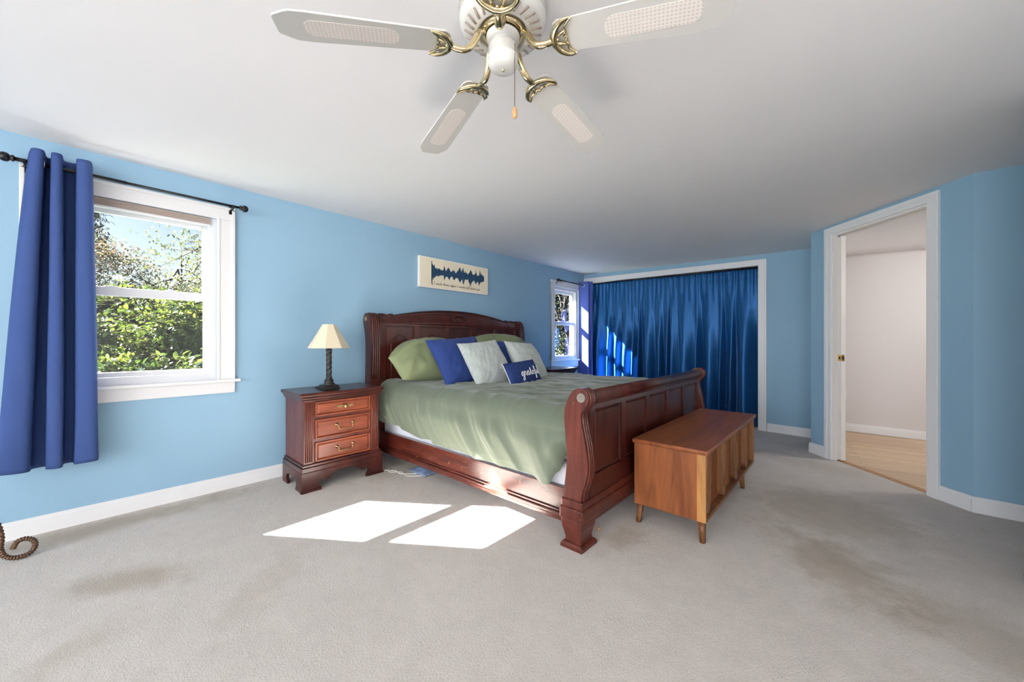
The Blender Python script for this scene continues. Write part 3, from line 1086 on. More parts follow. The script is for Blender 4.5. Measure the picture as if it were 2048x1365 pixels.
LET = {
 'a': (1.1, [[(0, .1), (.3, .6), (.75, .98), (.42, 1.0), (.12, .6), (.15, .15), (.45, 0), (.75, .5), (.8, 1.0), (.78, .3), (.92, 0), (1.1, .12)]]),
 'c': (.85, [[(0, .1), (.3, .6), (.7, .95), (.48, 1.02), (.18, .65), (.2, .18), (.5, 0), (.85, .12)]]),
 'd': (1.1, [[(0, .1), (.3, .6), (.7, .98), (.4, 1), (.12, .6), (.15, .15), (.45, 0), (.75, .6), (.92, 1.9), (.78, .4), (.92, 0), (1.1, .12)]]),
 'e': (.85, [[(0, .1), (.4, .4), (.72, .75), (.5, 1.02), (.2, .7), (.22, .2), (.5, 0), (.85, .12)]]),
 'f': (.8, [[(0, .1), (.4, .8), (.72, 1.7), (.58, 2.05), (.42, 1.7), (.36, .5), (.3, -.8), (.45, -1.0), (.58, -.6), (.42, .05), (.8, .12)]]),
 'g': (1.0, [[(0, .1), (.3, .6), (.72, .98), (.42, 1), (.12, .6), (.15, .15), (.45, 0), (.75, .6), (.8, 1), (.76, -.4), (.5, -1), (.22, -.75), (.55, -.25), (1.0, .12)]]),
 'h': (1.15, [[(0, .1), (.35, .9), (.58, 1.75), (.45, 2.05), (.3, 1.6), (.25, 0), (.4, .7), (.68, 1), (.85, .7), (.82, .2), (.97, 0), (1.15, .12)]]),
 'i': (.6, [[(0, .1), (.28, 1), (.27, .25), (.4, 0), (.6, .12)], [(.33, 1.42), (.36, 1.5)]]),
 'l': (.72, [[(0, .1), (.4, 1.0), (.62, 1.8), (.48, 2.05), (.33, 1.6), (.3, .4), (.45, 0), (.72, .12)]]),
 'n': (1.1, [[(0, .1), (.2, .95), (.28, .8), (.25, 0), (.4, .7), (.68, 1), (.82, .7), (.8, .2), (.93, 0), (1.1, .12)]]),
 'o': (.95, [[(0, .1), (.3, .7), (.55, 1), (.2, .8), (.12, .35), (.4, 0), (.72, .35), (.68, .85), (.5, .98), (.7, .8), (.95, .85)]]),
 'r': (.88, [[(0, .1), (.25, 1.05), (.38, .92), (.6, .95), (.55, .3), (.68, 0), (.88, .12)]]),
 's': (.8, [[(0, .1), (.4, 1.05), (.48, .6), (.58, .2), (.35, 0), (.12, .1), (.4, .05), (.8, .12)]]),
 't': (.75, [[(0, .1), (.33, 1.0), (.48, 1.75), (.42, .5), (.5, 0), (.75, .12)], [(.18, 1.28), (.72, 1.33)]]),
 'u': (1.1, [[(0, .1), (.2, 1), (.18, .3), (.35, 0), (.62, .4), (.78, 1), (.77, .3), (.92, 0), (1.1, .12)]]),
 'w': (1.5, [[(0, .1), (.2, 1), (.2, .3), (.38, 0), (.6, .4), (.72, .9), (.72, .3), (.9, 0), (1.15, .4), (1.22, 1), (1.5, .85)]]),
 'y': (1.05, [[(0, .1), (.2, 1), (.2, .35), (.4, .1), (.65, .5), (.78, 1), (.74, -.4), (.5, -1), (.24, -.75), (.55, -.25), (1.05, .12)]]),
 'I': (.9, [[(.1, 1.9), (.8, 1.95)], [(.47, 1.93), (.40, .05)], [(.05, .02), (.75, .05)]]),
 ' ': (.75, []),
}
def writing(bm, text, to3d, r, flat, n=4, seg=5):
    x = 0.0
    for ch in text:
        w, strokes = LET[ch]
        for s in strokes:
            pts = catmull([(x + a, b, 0) for a, b in s], n) if len(s) > 2 else [Vector((x + a, b, 0)) for a, b in s]
            add_tube(bm, [to3d(p.x, p.y) for p in pts], r, seg, flat=flat)
        x += w
    return x
def text_width(text):
    return sum(LET[c][0] for c in text)
txt = 'If I could choose again I would still choose you'
tw = text_width(txt)
sx = (wy1 - wy0 - 0.06) / tw
bm = BM()
writing(bm, txt, lambda a, b: Vector((XW + 0.0372, wy0 - 0.01 + a * sx, AZ0 + 0.048 + b * 0.0135)), 0.0017, ((1, 0, 0), 0.35), 3, 4)
obj('handwritten_line', bm, 'ink', t, 'black handwritten line')

# ------------------------------------------------------------------ nightstand
def nightstand(label, group):
    ox, oy = -3.31, 1.38
    t = thing('nightstand', label, 'nightstand', (ox, oy, 0), group)
    y0, y1 = 1.072, 1.690
    xb, xf = -3.535, -3.125
    bm = BM()
    add_box(bm, (xb, y0, 0.20), (xf - 0.006, y1, 0.70), 0.003)
    # front frame: rails around the drawers
    obj('carcass', bm, 'cherrydk', t)
    # fluted stiles
    for (a, b) in ((y0, y0 + 0.072), (y1 - 0.072, y1)):
        bm = BM()
        add_box(bm, (xf - 0.008, a, 0.20), (xf + 0.002, b, 0.70), 0.002)
        for k in range(4):
            yy = a + 0.014 + k * (b - a - 0.028) / 3
            add_tube(bm, [(xf + 0.002, yy, 0.225), (xf + 0.002, yy, 0.69)], 0.0055, 8)
        obj('fluted_stile', bm, 'cherrydk', t)
    # top with stepped moulding
    bm = BM()
    add_box(bm, (xb - 0.01, y0 - 0.034, 0.738), (xf + 0.034, y1 + 0.034, 0.766), 0.007, 3)
    add_box(bm, (xb, y0 - 0.020, 0.716), (xf + 0.021, y1 + 0.020, 0.739), 0.006, 3)
    add_box(bm, (xb, y0 - 0.010, 0.699), (xf + 0.011, y1 + 0.010, 0.717), 0.004)
    obj('top', bm, 'mahog', t, 'dark mahogany top')
    # drawers
    dz = [(0.575, 0.690), (0.395, 0.548), (0.220, 0.368)]
    for i, (za, zb) in enumerate(dz):
        bm = BM()
        a, b = y0 + 0.083, y1 - 0.083
        # frame moulding and a chamfered raised field
        for (p, q) in (((a, za), (b, za + 0.012)), ((a, zb - 0.012), (b, zb)), ((a, za), (a + 0.012, zb)), ((b - 0.012, za), (b, zb))):
            add_box(bm, (xf - 0.008, p[0], p[1]), (xf + 0.011, q[0], q[1]), 0.003)
        vs = []
        ins = ((0.012, 0.000), (0.026, 0.009))
        for (d, h) in ins:
            vs.append([bm.verts.new((xf + h, yy, zz)) for yy, zz in ((a + d, za + d), (b - d, za + d), (b - d, zb - d), (a + d, zb - d))])
        for k in range(4):
            bm.faces.new((vs[0][k], vs[0][(k + 1) % 4], vs[1][(k + 1) % 4], vs[1][k]))
        bm.faces.new(vs[1])
        d_ = obj('drawer', bm, 'cherry', t)
        yc, zc = (y0 + y1) / 2 + 0.005, (za + zb) / 2
        xx = xf + 0.009
        bm = BM()
        if i == 0:
            # small knob on a pierced diamond back plate
            add_prism(bm, [(yc - 0.075, zc), (yc - 0.045, zc + 0.012), (yc - 0.02, zc + 0.005), (yc, zc + 0.015), (yc + 0.02, zc + 0.005), (yc + 0.045, zc + 0.012), (yc + 0.075, zc), (yc + 0.045, zc - 0.012), (yc + 0.02, zc - 0.005), (yc, zc - 0.015), (yc - 0.02, zc - 0.005), (yc - 0.045, zc - 0.012)], 'X', xx, xx + 0.003)
            add_lathe(bm, [(0.005, 0.0), (0.005, 0.010), (0.013, 0.014), (0.016, 0.020), (0.011, 0.026), (0, 0.027)], (xx + 0.002, yc, zc), 18, axis='X')
            obj('knob', bm, 'antique', d_, 'antique brass knob')
        else:
            for s in (-1, 1):
                add_lathe(bm, [(0.014, 0.0), (0.014, 0.004), (0.007, 0.008), (0.005, 0.016), (0, 0.017)], (xx, yc + s * 0.068, zc + 0.016), 16, axis='X')
            pts = catmull([(xx + 0.012, yc - 0.070, zc + 0.018), (xx + 0.016, yc - 0.058, zc + 0.006), (xx + 0.02, yc - 0.056, zc - 0.012), (xx + 0.021, yc - 0.040, zc - 0.022), (xx + 0.022, yc, zc - 0.019), (xx + 0.021, yc + 0.040, zc - 0.022), (xx + 0.02, yc + 0.056, zc - 0.012), (xx + 0.016, yc + 0.058, zc + 0.006), (xx + 0.012, yc + 0.070, zc + 0.018)], 5)
            add_tube(bm, pts, 0.0042, 8)
            obj('bail_pull', bm, 'antique', d_, 'antique brass bail pull')
    # base moulding
    bm = BM()
    add_box(bm, (xb, y0 - 0.012, 0.188), (xf + 0.016, y1 + 0.012, 0.210), 0.005)
    add_box(bm, (xb, y0 - 0.022, 0.150), (xf + 0.026, y1 + 0.022, 0.190), 0.006)
    obj('base_moulding', bm, 'mahog', t)
    # scalloped apron with ogee bracket feet
    def half(yc, w):
        h = []
        pts = [(-w, 0.0), (-w + 0.150, 0.0), (-w + 0.146, 0.022), (-w + 0.128, 0.038), (-w + 0.124, 0.060), (-w + 0.140, 0.082), (-w + 0.162, 0.084), (-w + 0.176, 0.068), (-w + 0.190, 0.066), (-w + 0.205, 0.082), (-w + 0.222, 0.098), (-w + 0.245, 0.108), (-w + 0.262, 0.124), (0, 0.126)]
        return pts
    w = (y1 - y0) / 2 + 0.024
    yc = (y0 + y1) / 2
    p = half(yc, w)
    poly = [(yc + a, z) for a, z in p] + [(yc - a, z) for a, z in reversed(p[:-1])] + [(yc + w, 0.152), (yc - w, 0.152)]
    bm = BM()
    add_prism(bm, poly, 'X', xf + 0.002, xf + 0.028, bevel=0.003)
    # ogee swelling of the front feet
    for s in (-1, 1):
        add_box(bm, (xf - 0.004, yc + s * (w + 0.006), 0.0), (xf + 0.036, yc + s * (w - 0.145), 0.018), 0.005)
    obj('front_apron', bm, 'mahog', t)
    for s in (-1, 1):
        ys = yc + s * (w - 0.001)
        bm = BM()
        pl = [(xf + 0.027, 0.152), (xf + 0.030, 0), (xf - 0.115, 0), (xf - 0.11, 0.022), (xf - 0.092, 0.04), (xf - 0.09, 0.062), (xf - 0.108, 0.084), (xf - 0.15, 0.098), (xb + 0.15, 0.098), (xb + 0.108, 0.084), (xb + 0.09, 0.062), (xb + 0.092, 0.04), (xb + 0.11, 0.022), (xb + 0.115, 0), (xb, 0), (xb, 0.152)]
        add_prism(bm, pl, 'Y', ys - s * 0.022, ys, bevel=0.003)
        obj('side_apron', bm, 'mahog', t)
    return t
ns = nightstand('mahogany three drawer nightstand under the small lamp, left of the bed', 'nightstands either side of the bed')
dup(ns, (-3.31, 4.60, -0.0), 'second nightstand mostly hidden behind the bed, below the small corner window')

# ------------------------------------------------------------------ table lamp
LX, LY, LZ = -3.265, 1.318, 0.766
t = thing('table_lamp', 'small bronze rope column lamp with cream panelled shade on the left nightstand', 'lamp', (LX, LY, LZ))
bm = BM()
add_box(bm, (LX - 0.065, LY - 0.065, LZ), (LX + 0.065, LY + 0.065, LZ + 0.022), 0.004)
add_box(bm, (LX - 0.057, LY - 0.057, LZ + 0.022), (LX + 0.057, LY + 0.057, LZ + 0.036), 0.005)
add_lathe(bm, [(0.046, 0.036), (0.048, 0.042), (0.036, 0.050), (0.033, 0.060), (0.038, 0.066), (0.036, 0.074), (0.024, 0.084), (0.026, 0.092), (0.020, 0.098)], (LX, LY, LZ), 24)
obj('base', bm, 'iron', t)
bm = BM()
def column(u, v):
    a = 2 * PI * u
    z = LZ + 0.096 + 0.222 * v
    r = 0.0195 + 0.0035 * math.cos(5 * (a - v * 6.5))
    return (LX + r * math.cos(a), LY + r * math.sin(a), z)
add_grid(bm, column, 48, 60, close_u=True)
obj('column', bm, 'iron', t, 'spiral roped column')
bm = BM()
add_lathe(bm, [(0.020, 0.316), (0.026, 0.322), (0.026, 0.330), (0.019, 0.336), (0.026, 0.344), (0.018, 0.356), (0.012, 0.36), (0.009, 0.42), (0.004, 0.53), (0.0, 0.545)], (LX, LY, LZ), 20)
obj('socket', bm, 'iron', t)
bm = BM()
n = 8
prof = [(0.163, 0.345), (0.161, 0.350), (0.128, 0.405), (0.092, 0.468), (0.052, 0.540), (0.051, 0.543)]
rings = []
for r, h in prof:
    rings.append([bm.verts.new((LX + r * math.cos(2 * PI * (k + 0.3) / n), LY + r * math.sin(2 * PI * (k + 0.3) / n), LZ + h)) for k in range(n)])
for A_, B_ in zip(rings, rings[1:]):
    for k in range(n):
        bm.faces.new((A_[k], A_[(k + 1) % n], B_[(k + 1) % n], B_[k]))
obj('lamp_shade', bm, 'shade', t, 'cream parchment panelled shade', solid=0.002)
bm = BM()
pts = catmull([(LX - 0.06, LY - 0.02, LZ + 0.006), (LX - 0.10, LY - 0.06, LZ + 0.005), (LX - 0.16, LY - 0.05, LZ + 0.004), (LX - 0.25, LY + 0.02, LZ + 0.004)], 6)
add_tube(bm, pts, 0.003, 6)
obj('cord', bm, 'black', t)

# ------------------------------------------------------------------ bed
BY0, BY1 = 1.79, 4.015
t_bed = thing('bed', 'large mahogany sleigh bed with panelled headboard and scrolled footboard', 'bed', (-2.3, 2.9, 0))
ymid = (BY0 + BY1) / 2
# footboard posts: S profile in x,z
post = [(-1.215, 0.27), (-1.210, 0.34), (-1.200, 0.42), (-1.192, 0.50), (-1.195, 0.58), (-1.205, 0.66), (-1.210, 0.73), (-1.205, 0.79), (-1.185, 0.845), (-1.158, 0.885), (-1.125, 0.905), (-1.092, 0.905), (-1.064, 0.888), (-1.052, 0.86), (-1.055, 0.83), (-1.072, 0.806), (-1.092, 0.785), (-1.102, 0.75), (-1.096, 0.70), (-1.082, 0.64), (-1.068, 0.57), (-1.060, 0.50), (-1.062, 0.44), (-1.076, 0.38), (-1.094, 0.33), (-1.100, 0.27)]
pp = catmull([(a, b, 0) for a, b in post], 3)
for (a, b) in ((BY0, BY0 + 0.085), (BY1 - 0.085, BY1)):
    bm = BM()
    add_prism(bm, [(p.x, p.y) for p in pp], 'Y', a, b, bevel=0.004)
    # reeding along the outer edge
    front = [p for p in catmull([(x, z, 0) for x, z in post[11:]], 3)]
    for k in range(3):
        yy = a + 0.022 + 0.02 * k
        add_tube(bm, [(p.x + 0.001, yy, p.y) for p in front], 0.007, 6)
    po = obj('footboard_post', bm, 'mahogworn', t_bed, 'worn scrolled footboard post')
    bm = BM()
    s = -1 if a == BY0 else 1
    yy = a if s < 0 else b
    add_lathe(bm, [(0.026, 0.0), (0.026, 0.003 * s), (0.020, 0.006 * s), (0.018, 0.004 * s), (0.008, 0.004 * s), (0.006, 0.008 * s), (0, 0.008 * s)], (-1.100, yy, 0.856), 24, axis='Y')
    for k in range(10):
        an = 2 * PI * k / 10
        add_lathe(bm, [(0.005, 0.003 * s), (0.0035, 0.007 * s), (0, 0.0075 * s)], (-1.100 + 0.0135 * math.cos(an), yy, 0.856 + 0.0135 * math.sin(an)), 8, axis='Y')
    obj('rosette', bm, 'pewter', po, 'round pewter rosette')
# footboard panel wall: follows a gentle S profile
yi0, yi1 = BY0 + 0.083, BY1 - 0.083
def foot_x(z):
    # centre line of the rolled footboard front face
    return -1.094 - 0.012 * smooth01((z - 0.76) / 0.06)
bm = BM()
zs = [0.27 + (0.83 - 0.27) * i / 20 for i in range(21)]
fr_ = [(foot_x(z) - 0.012, z) for z in zs]
bk_ = [(foot_x(z) - 0.05, z) for z in reversed(zs)]
add_prism(bm, fr_ + bk_, 'Y', yi0, yi1, smooth=False)
# stiles and rails standing proud of the five panels
def foot_strip(y0, y1, z0, z1, d=0.0):
    n = 12
    f1 = [(foot_x(z0 + (z1 - z0) * i / n) + d, z0 + (z1 - z0) * i / n) for i in range(n + 1)]
    f2 = [(foot_x(z0 + (z1 - z0) * i / n) - 0.02, z0 + (z1 - z0) * i / n) for i in reversed(range(n + 1))]
    add_prism(bm, f1 + f2, 'Y', y0, y1, bevel=0.0)
foot_strip(yi0, yi1, 0.27, 0.40)
foot_strip(yi0, yi1, 0.775, 0.83)
sw = 0.062
pw = (yi1 - yi0 - 6 * sw) / 5
for k in range(6):
    foot_strip(yi0 + k * (pw + sw), yi0 + k * (pw + sw) + sw, 0.39, 0.78)
obj('footboard_frame', bm, 'mahog', t_bed)
for k in range(5):
    a = yi0 + sw + k * (pw + sw)
    b = a + pw
    bm = BM()
    z0, z1 = 0.40, 0.775
    rows = []
    for (dy, dz_, dx) in ((0.0, 0.0, -0.010), (0.010, 0.010, -0.003), (0.022, 0.022, -0.0105), (0.030, 0.030, -0.0105)):
        rows.append((dy, dz_, dx))
    # moulding ring then a flat field
    def ringv(d, dx):
        return [bm.verts.new((foot_x(z) + dx, y, z)) for y, z in ((a + d, z0 + d), (b - d, z0 + d), (b - d, (z0 + z1) / 2), (b - d, z1 - d), (a + d, z1 - d), (a + d, (z0 + z1) / 2))]
    rs = [ringv(d, dx) for d, _, dx in rows]
    for A_, B_ in zip(rs, rs[1:]):
        for q in range(6):
            bm.faces.new((A_[q], A_[(q + 1) % 6], B_[(q + 1) % 6], B_[q]))
    l_ = rs[-1]
    bm.faces.new((l_[0], l_[1], l_[2], l_[5]))
    bm.faces.new((l_[5], l_[2], l_[3], l_[4]))
    obj('footboard_panel', bm, 'mahog', t_bed)
bm = BM()
add_tube(bm, [(-1.098, yi0 - 0.002, 0.855), (-1.098, yi1 + 0.002, 0.855)], 0.036, 20)
add_tube(bm, [(-1.108, yi0 - 0.002, 0.815), (-1.108, yi1 + 0.002, 0.815)], 0.014, 10)
obj('top_roll', bm, 'mahog', t_bed, 'rounded top rail')
# base moulding round the footboard and its bracket feet
bm = BM()
add_box(bm, (-1.226, BY0 - 0.010, 0.232), (-1.085, BY1 + 0.010, 0.278), 0.007)
add_box(bm, (-1.234, BY0 - 0.018, 0.168), (-1.076, BY1 + 0.018, 0.234), 0.010, 3)
add_box(bm, (-1.226, BY0 - 0.010, 0.140), (-1.085, BY1 + 0.010, 0.170), 0.006)
obj('base_moulding', bm, 'mahogworn', t_bed)
def bed_foot(x0, x1, y0, y1, name='leg'):
    bm = BM()
    rows = [(0.0, 0.142), (0.002, 0.115), (0.010, 0.085), (0.016, 0.055), (0.014, 0.034), (0.004, 0.030), (-0.006, 0.018), (-0.006, 0.0)]
    vs = []
    for ins, z in rows:
        vs.append([bm.verts.new(p) for p in ((x0 + ins, y0 + ins, z), (x1 - ins, y0 + ins, z), (x1 - ins, y1 - ins, z), (x0 + ins, y1 - ins, z))])
    for A_, B_ in zip(vs, vs[1:]):
        for k in range(4):
            bm.faces.new((A_[k], A_[(k + 1) % 4], B_[(k + 1) % 4], B_[k]))
    bm.faces.new(vs[0])
    bm.faces.new(vs[-1][::-1])
    obj(name, bm, 'mahogworn', t_bed)
bed_foot(-1.225, -1.095, BY0 - 0.004, BY0 + 0.150)
bed_foot(-1.225, -1.095, BY1 - 0.150, BY1 + 0.004)
# side rails
for (ya, s) in ((1.862, -1), (BY1 - 0.072, 1)):
    bm = BM()
    y_in = ya - s * 0.030
    add_box(bm, (-3.44, y_in, 0.16), (-1.205, ya, 0.297), 0.003)
    obj('side_rail', bm, 'mahograil', t_bed, 'worn side rail')
    bm = BM()
    add_box(bm, (-3.44, y_in, 0.100), (-1.22, ya + s * 0.012, 0.128), 0.006)
    add_box(bm, (-3.44, y_in, 0.126), (-1.22, ya + s * 0.020, 0.150), 0.008, 3)
    add_box(bm, (-3.44, y_in, 0.150), (-1.22, ya + s * 0.010, 0.166), 0.004)
    obj('rail_moulding', bm, 'mahograil', t_bed)
# headboard posts, scrolled back at the top
HY0, HY1 = 1.765, 4.05
hp = [(-3.53, 0.0), (-3.53, 0.5), (-3.525, 0.8), (-3.515, 1.02), (-3.52, 1.18), (-3.54, 1.28), (-3.56, 1.345), (-3.565, 1.39), (-3.548, 1.428), (-3.515, 1.443), (-3.475, 1.438), (-3.44, 1.405), (-3.42, 1.34), (-3.408, 1.24), (-3.400, 1.12), (-3.402, 0.98), (-3.412, 0.8), (-3.42, 0.5), (-3.42, 0.0)]
hpp = catmull([(a, b, 0) for a, b in hp], 3)
for (a, b) in ((HY0, HY0 + 0.105), (HY1 - 0.105, HY1)):
    bm = BM()
    add_prism(bm, [(p.x, p.y) for p in hpp], 'Y', a, b, bevel=0.004)
    fr2 = catmull([(x, z, 0) for x, z in hp[9:17]], 3)
    for k in range(4):
        yy = a + 0.022 + 0.0205 * k
        add_tube(bm, [(p.x + 0.001, yy, p.y) for p in fr2], 0.0075, 6)
    po = obj('headboard_post', bm, 'mahog', t_bed)
    bm = BM()
    s = -1 if a == HY0 else 1
    yy = a if s < 0 else b
    add_lathe(bm, [(0.024, 0.0), (0.024, 0.003 * s), (0.016, 0.006 * s), (0.006, 0.005 * s), (0, 0.008 * s)], (-3.515, yy, 1.388), 20, axis='Y')
    obj('rosette', bm, 'antique', po, 'round brass rosette')
# headboard body: arched crest
def crest(y):
    u = abs(y - (HY0 + HY1) / 2) / ((HY1 - HY0) / 2 - 0.10)   # 0 centre .. 1 post
    if u < 0.80:
        return 1.515 - 0.088 * (u / 0.80) ** 2
    if u < 0.87:
        return 1.427 + 0.016 * math.sin((u - 0.80) / 0.07 * PI) - 0.003
    return 1.424 + 0.012 * math.sin((u - 0.87) / 0.13 * PI)
bm = BM()
hy0, hy1 = HY0 + 0.10, HY1 - 0.10
N = 80
# curved crest rail: leans back near its top
def head_face(y, v):
    zt = crest(y)
    z = 1.335 + (zt - 1.335) * v
    x = -3.432 - 0.075 * v ** 1.6
    return x, z
vs = []
for i in range(N + 1):
    y = hy0 + (hy1 - hy0) * i / N
    row = []
    for v in (0, 0.25, 0.5, 0.75, 1.0):
        x, z = head_face(y, v)
        row.append(bm.verts.new((x, y, z)))
    x, z = head_face(y, 1.0)
    row.append(bm.verts.new((x + 0.012, y, z + 0.006)))
    row.append(bm.verts.new((x - 0.01, y, z + 0.016)))
    row.append(bm.verts.new((x - 0.045, y, z + 0.004)))
    row.append(bm.verts.new((x - 0.045, y, 1.335)))
    vs.append(row)
for A_, B_ in zip(vs, vs[1:]):
    m_ = len(A_)
    for k in range(m_):
        f = bm.faces.new((A_[k], A_[(k + 1) % m_], B_[(k + 1) % m_], B_[k]))
        f.smooth = k < 4
bm.faces.new(vs[0])
bm.faces.new(vs[-1][::-1])
obj('crest_rail', bm, 'mahog', t_bed, 'arched crest rail')
bm = BM()
add_box(bm, (-3.475, hy0, 0.25), (-3.452, hy1, 1.34))
hsw = 0.070
hpw = (hy1 - hy0 - 6 * hsw) / 5
for k in range(6):
    a = hy0 + k * (hpw + hsw)
    add_box(bm, (-3.46, a, 0.6), (-3.432, a + hsw, 1.34), 0.003)
add_box(bm, (-3.46, hy0, 0.55), (-3.432, hy1, 0.66), 0.003)
add_box(bm, (-3.46, hy0, 1.325), (-3.430, hy1, 1.345), 0.003)
obj('headboard_frame', bm, 'mahog', t_bed)
for k in range(5):
    a = hy0 + hsw + k * (hpw + hsw)
    b = a + hpw
    bm = BM()
    # bead round the panel
    for (p, q) in (((a, 1.313), (b, 1.325)), ((a, 0.66), (a + 0.010, 1.325)), ((b - 0.010, 0.66), (b, 1.325))):
        add_box(bm, (-3.453, p[0], p[1]), (-3.439, q[0], q[1]), 0.003)
    # arched raised field
    yc = (a + b) / 2
    hw = hpw * 0.30
    arch = [(yc - hw, 0.68), (yc - hw, 1.165), (yc - hw * 0.72, 1.175), (yc - hw * 0.45, 1.212), (yc, 1.232), (yc + hw * 0.45, 1.212), (yc + hw * 0.72, 1.175), (yc + hw, 1.165), (yc + hw, 0.68)]
    add_prism(bm, arch, 'X', -3.453, -3.440, bevel=0.006)
    add_tube(bm, [(-3.447, y, z) for y, z in arch], 0.009, 8)
    obj('headboard_panel', bm, 'mahog', t_bed)
# carved shell
bm = BM()
yc, zc = (HY0 + HY1) / 2, 1.425
xs_ = -3.455
add_tube(bm, [(xs_ - 0.002 - 0.3 * (zz - zc) * 0.6, yc + 0.098 * math.cos(q), zz) for q in [2 * PI * i / 28 for i in range(28)] for zz in [zc + 0.047 * math.sin(q)]], 0.008, 6, closed=True)
for k in range(9):
    an = R(-10 + 200 * k / 8)
    ln = 0.080
    p1 = Vector((xs_ + 0.006, yc, zc - 0.022))
    ex = Vector((xs_ - 0.018 * max(0, math.sin(an)), yc + ln * math.cos(an), zc - 0.02 + 0.058 * max(-0.2, math.sin(an))))
    add_tube(bm, [p1, p1.lerp(ex, 0.5) + Vector((0.006, 0, 0)), ex], [0.003, 0.010, 0.007], 6)
add_lathe(bm, [(0.012, -0.004), (0.012, 0.006), (0, 0.012)], (xs_ + 0.004, yc, zc - 0.022), 12, axis='X')
obj('carved_shell', bm, 'mahog', t_bed, 'carved shell ornament')

# box spring, mattress
MX0, MX1, MY0, MY1 = -3.42, -1.235, 1.905, 3.905
bm = BM()
add_box(bm, (MX0, MY0, 0.17), (MX1, MY1, 0.43), 0.03, 4)
tag(obj('box_spring', bm, 'white_cloth', origin=(-2.3, 2.9, 0.17)), 'white box spring showing as a pale strip above the bed rail', 'box spring')
bm = BM()
add_box(bm, (MX0, MY0 + 0.015, 0.432), (MX1, MY1 - 0.015, 0.70), 0.06, 5)
tag(obj('mattress', bm, 'white_cloth', origin=(-2.3, 2.9, 0.43)), 'thick mattress on the sleigh bed under the green comforter', 'mattress')

# comforter
def hem_z(x):
    ks = [(-3.44, 0.402), (-3.15, 0.405), (-2.95, 0.385), (-2.66, 0.352), (-2.3, 0.340), (-2.0, 0.332), (-1.7, 0.336), (-1.5, 0.322), (-1.40, 0.306), (-1.33, 0.32), (-1.28, 0.40), (-1.24, 0.50)]
    if x <= ks[0][0]:
        return ks[0][1]
    for (a, za), (b, zb) in zip(ks, ks[1:]):
        if x <= b:
            return za + (zb - za) * smooth01((x - a) / (b - a))
    return ks[-1][1]
CX0, CX1 = -3.425, -1.222
def top_z(x, y):
    z = 0.762
    z += 0.030 * smooth01((-2.9 - x) / 0.4) * smooth01((2.3 - y) / 0.5)
    z += 0.012 * math.exp(-((y - 2.9) / 0.7) ** 2)
    # soft creases across the top
    s = x * 0.55 + y * 0.84
    z += 0.0100 * noise.noise(Vector((x * 2.2 + y * 1.2, (y * 2.0 - x * 1.1) * 2.6, 0.3)))
    rid = noise.noise(Vector((x * 1.6 + y * 1.0, (y * 1.5 - x * 0.6) * 6.0, 2.0)))
    z += 0.013 * (1 - abs(rid) * 2.4) * smooth01((x + 3.0) / 0.5)
    rid2 = noise.noise(Vector((x * 3.1 - y * 1.5, (y * 1.2 + x * 0.9) * 7.0, 8.0)))
    z += 0.007 * (1 - abs(rid2) * 2.4)
    return z
def comf(u, v):
    x = CX0 + (CX1 - CX0) * u
    YA, YZ = 1.855, 3.955
    # v: 0 near hem .. 0.42 near edge .. 0.86 far edge .. 1 far hem
    if v < 0.42:
        w = v / 0.42                      # 0 hem, 1 edge
        zt = top_z(x, YA + 0.16)
        hz = hem_z(x)
        if w > 0.72:
            a = (w - 0.72) / 0.28 * PI / 2
            rr = 0.13
            y = YA + rr * (1 - math.cos(a))
            z = (zt - rr) + rr * math.sin(a)
        else:
            q = w / 0.72
            z = hz + (zt - 0.13 - hz) * q
            y = YA
        hang = 1 - smooth01((w - 0.45) / 0.5)
        # diagonal drapes fanning towards the foot
        d = noise.noise(Vector((x * 4.2 + z * 2.6, z * 0.9, 11.0)))
        fold = (1 - abs(d) * 2.3)
        d2 = noise.noise(Vector((x * 8.5 + z * 5.5, z * 1.3, 21.0)))
        fold2 = (1 - abs(d2) * 2.0)
        y -= hang * (0.036 * fold + 0.020 * fold2)
        y -= 0.020 * hang * math.sin(PI * min(1, (1 - w) * 1.1))
        # deep gather beside the foot post
        gx = (x + 1.33) / 0.10
        y -= 0.030 * math.exp(-gx * gx) * hang
        y += 0.05 * smooth01((x + 1.30) / 0.08) * hang
        # inner lower layer slightly tucked at the hem
        if w < 0.10:
            y += 0.012 * (1 - w / 0.10)
        return (x, y, z + 0.010 * hang * noise.noise(Vector((x * 3, 3, 3))))
    if v < 0.86:
        w = (v - 0.42) / 0.44
        y = YA + 0.13 + (YZ - YA - 0.26) * w
        z0 = top_z(x, max(y, YA + 0.16))
        z = z0
        return (x, y, z)
    w = (v - 0.86) / 0.14
    zt = top_z(x, YZ - 0.13)
    if w < 0.35:
        a = w / 0.35 * PI / 2
        return (x, YZ - 0.13 + 0.13 * math.sin(a), zt - 0.13 * (1 - math.cos(a)))
    q = (w - 0.35) / 0.65
    return (x, YZ + 0.012 * math.sin(x * 14) * q, zt - 0.13 + (0.40 - zt + 0.13) * q)
bm = BM()
add_grid(bm, comf, 260, 230)
tag(obj('comforter', bm, 'comfort', origin=(-2.3, 2.9, 0.78), solid=0.012), 'sage green comforter draped over the bed and hanging down its near side', 'comforter')

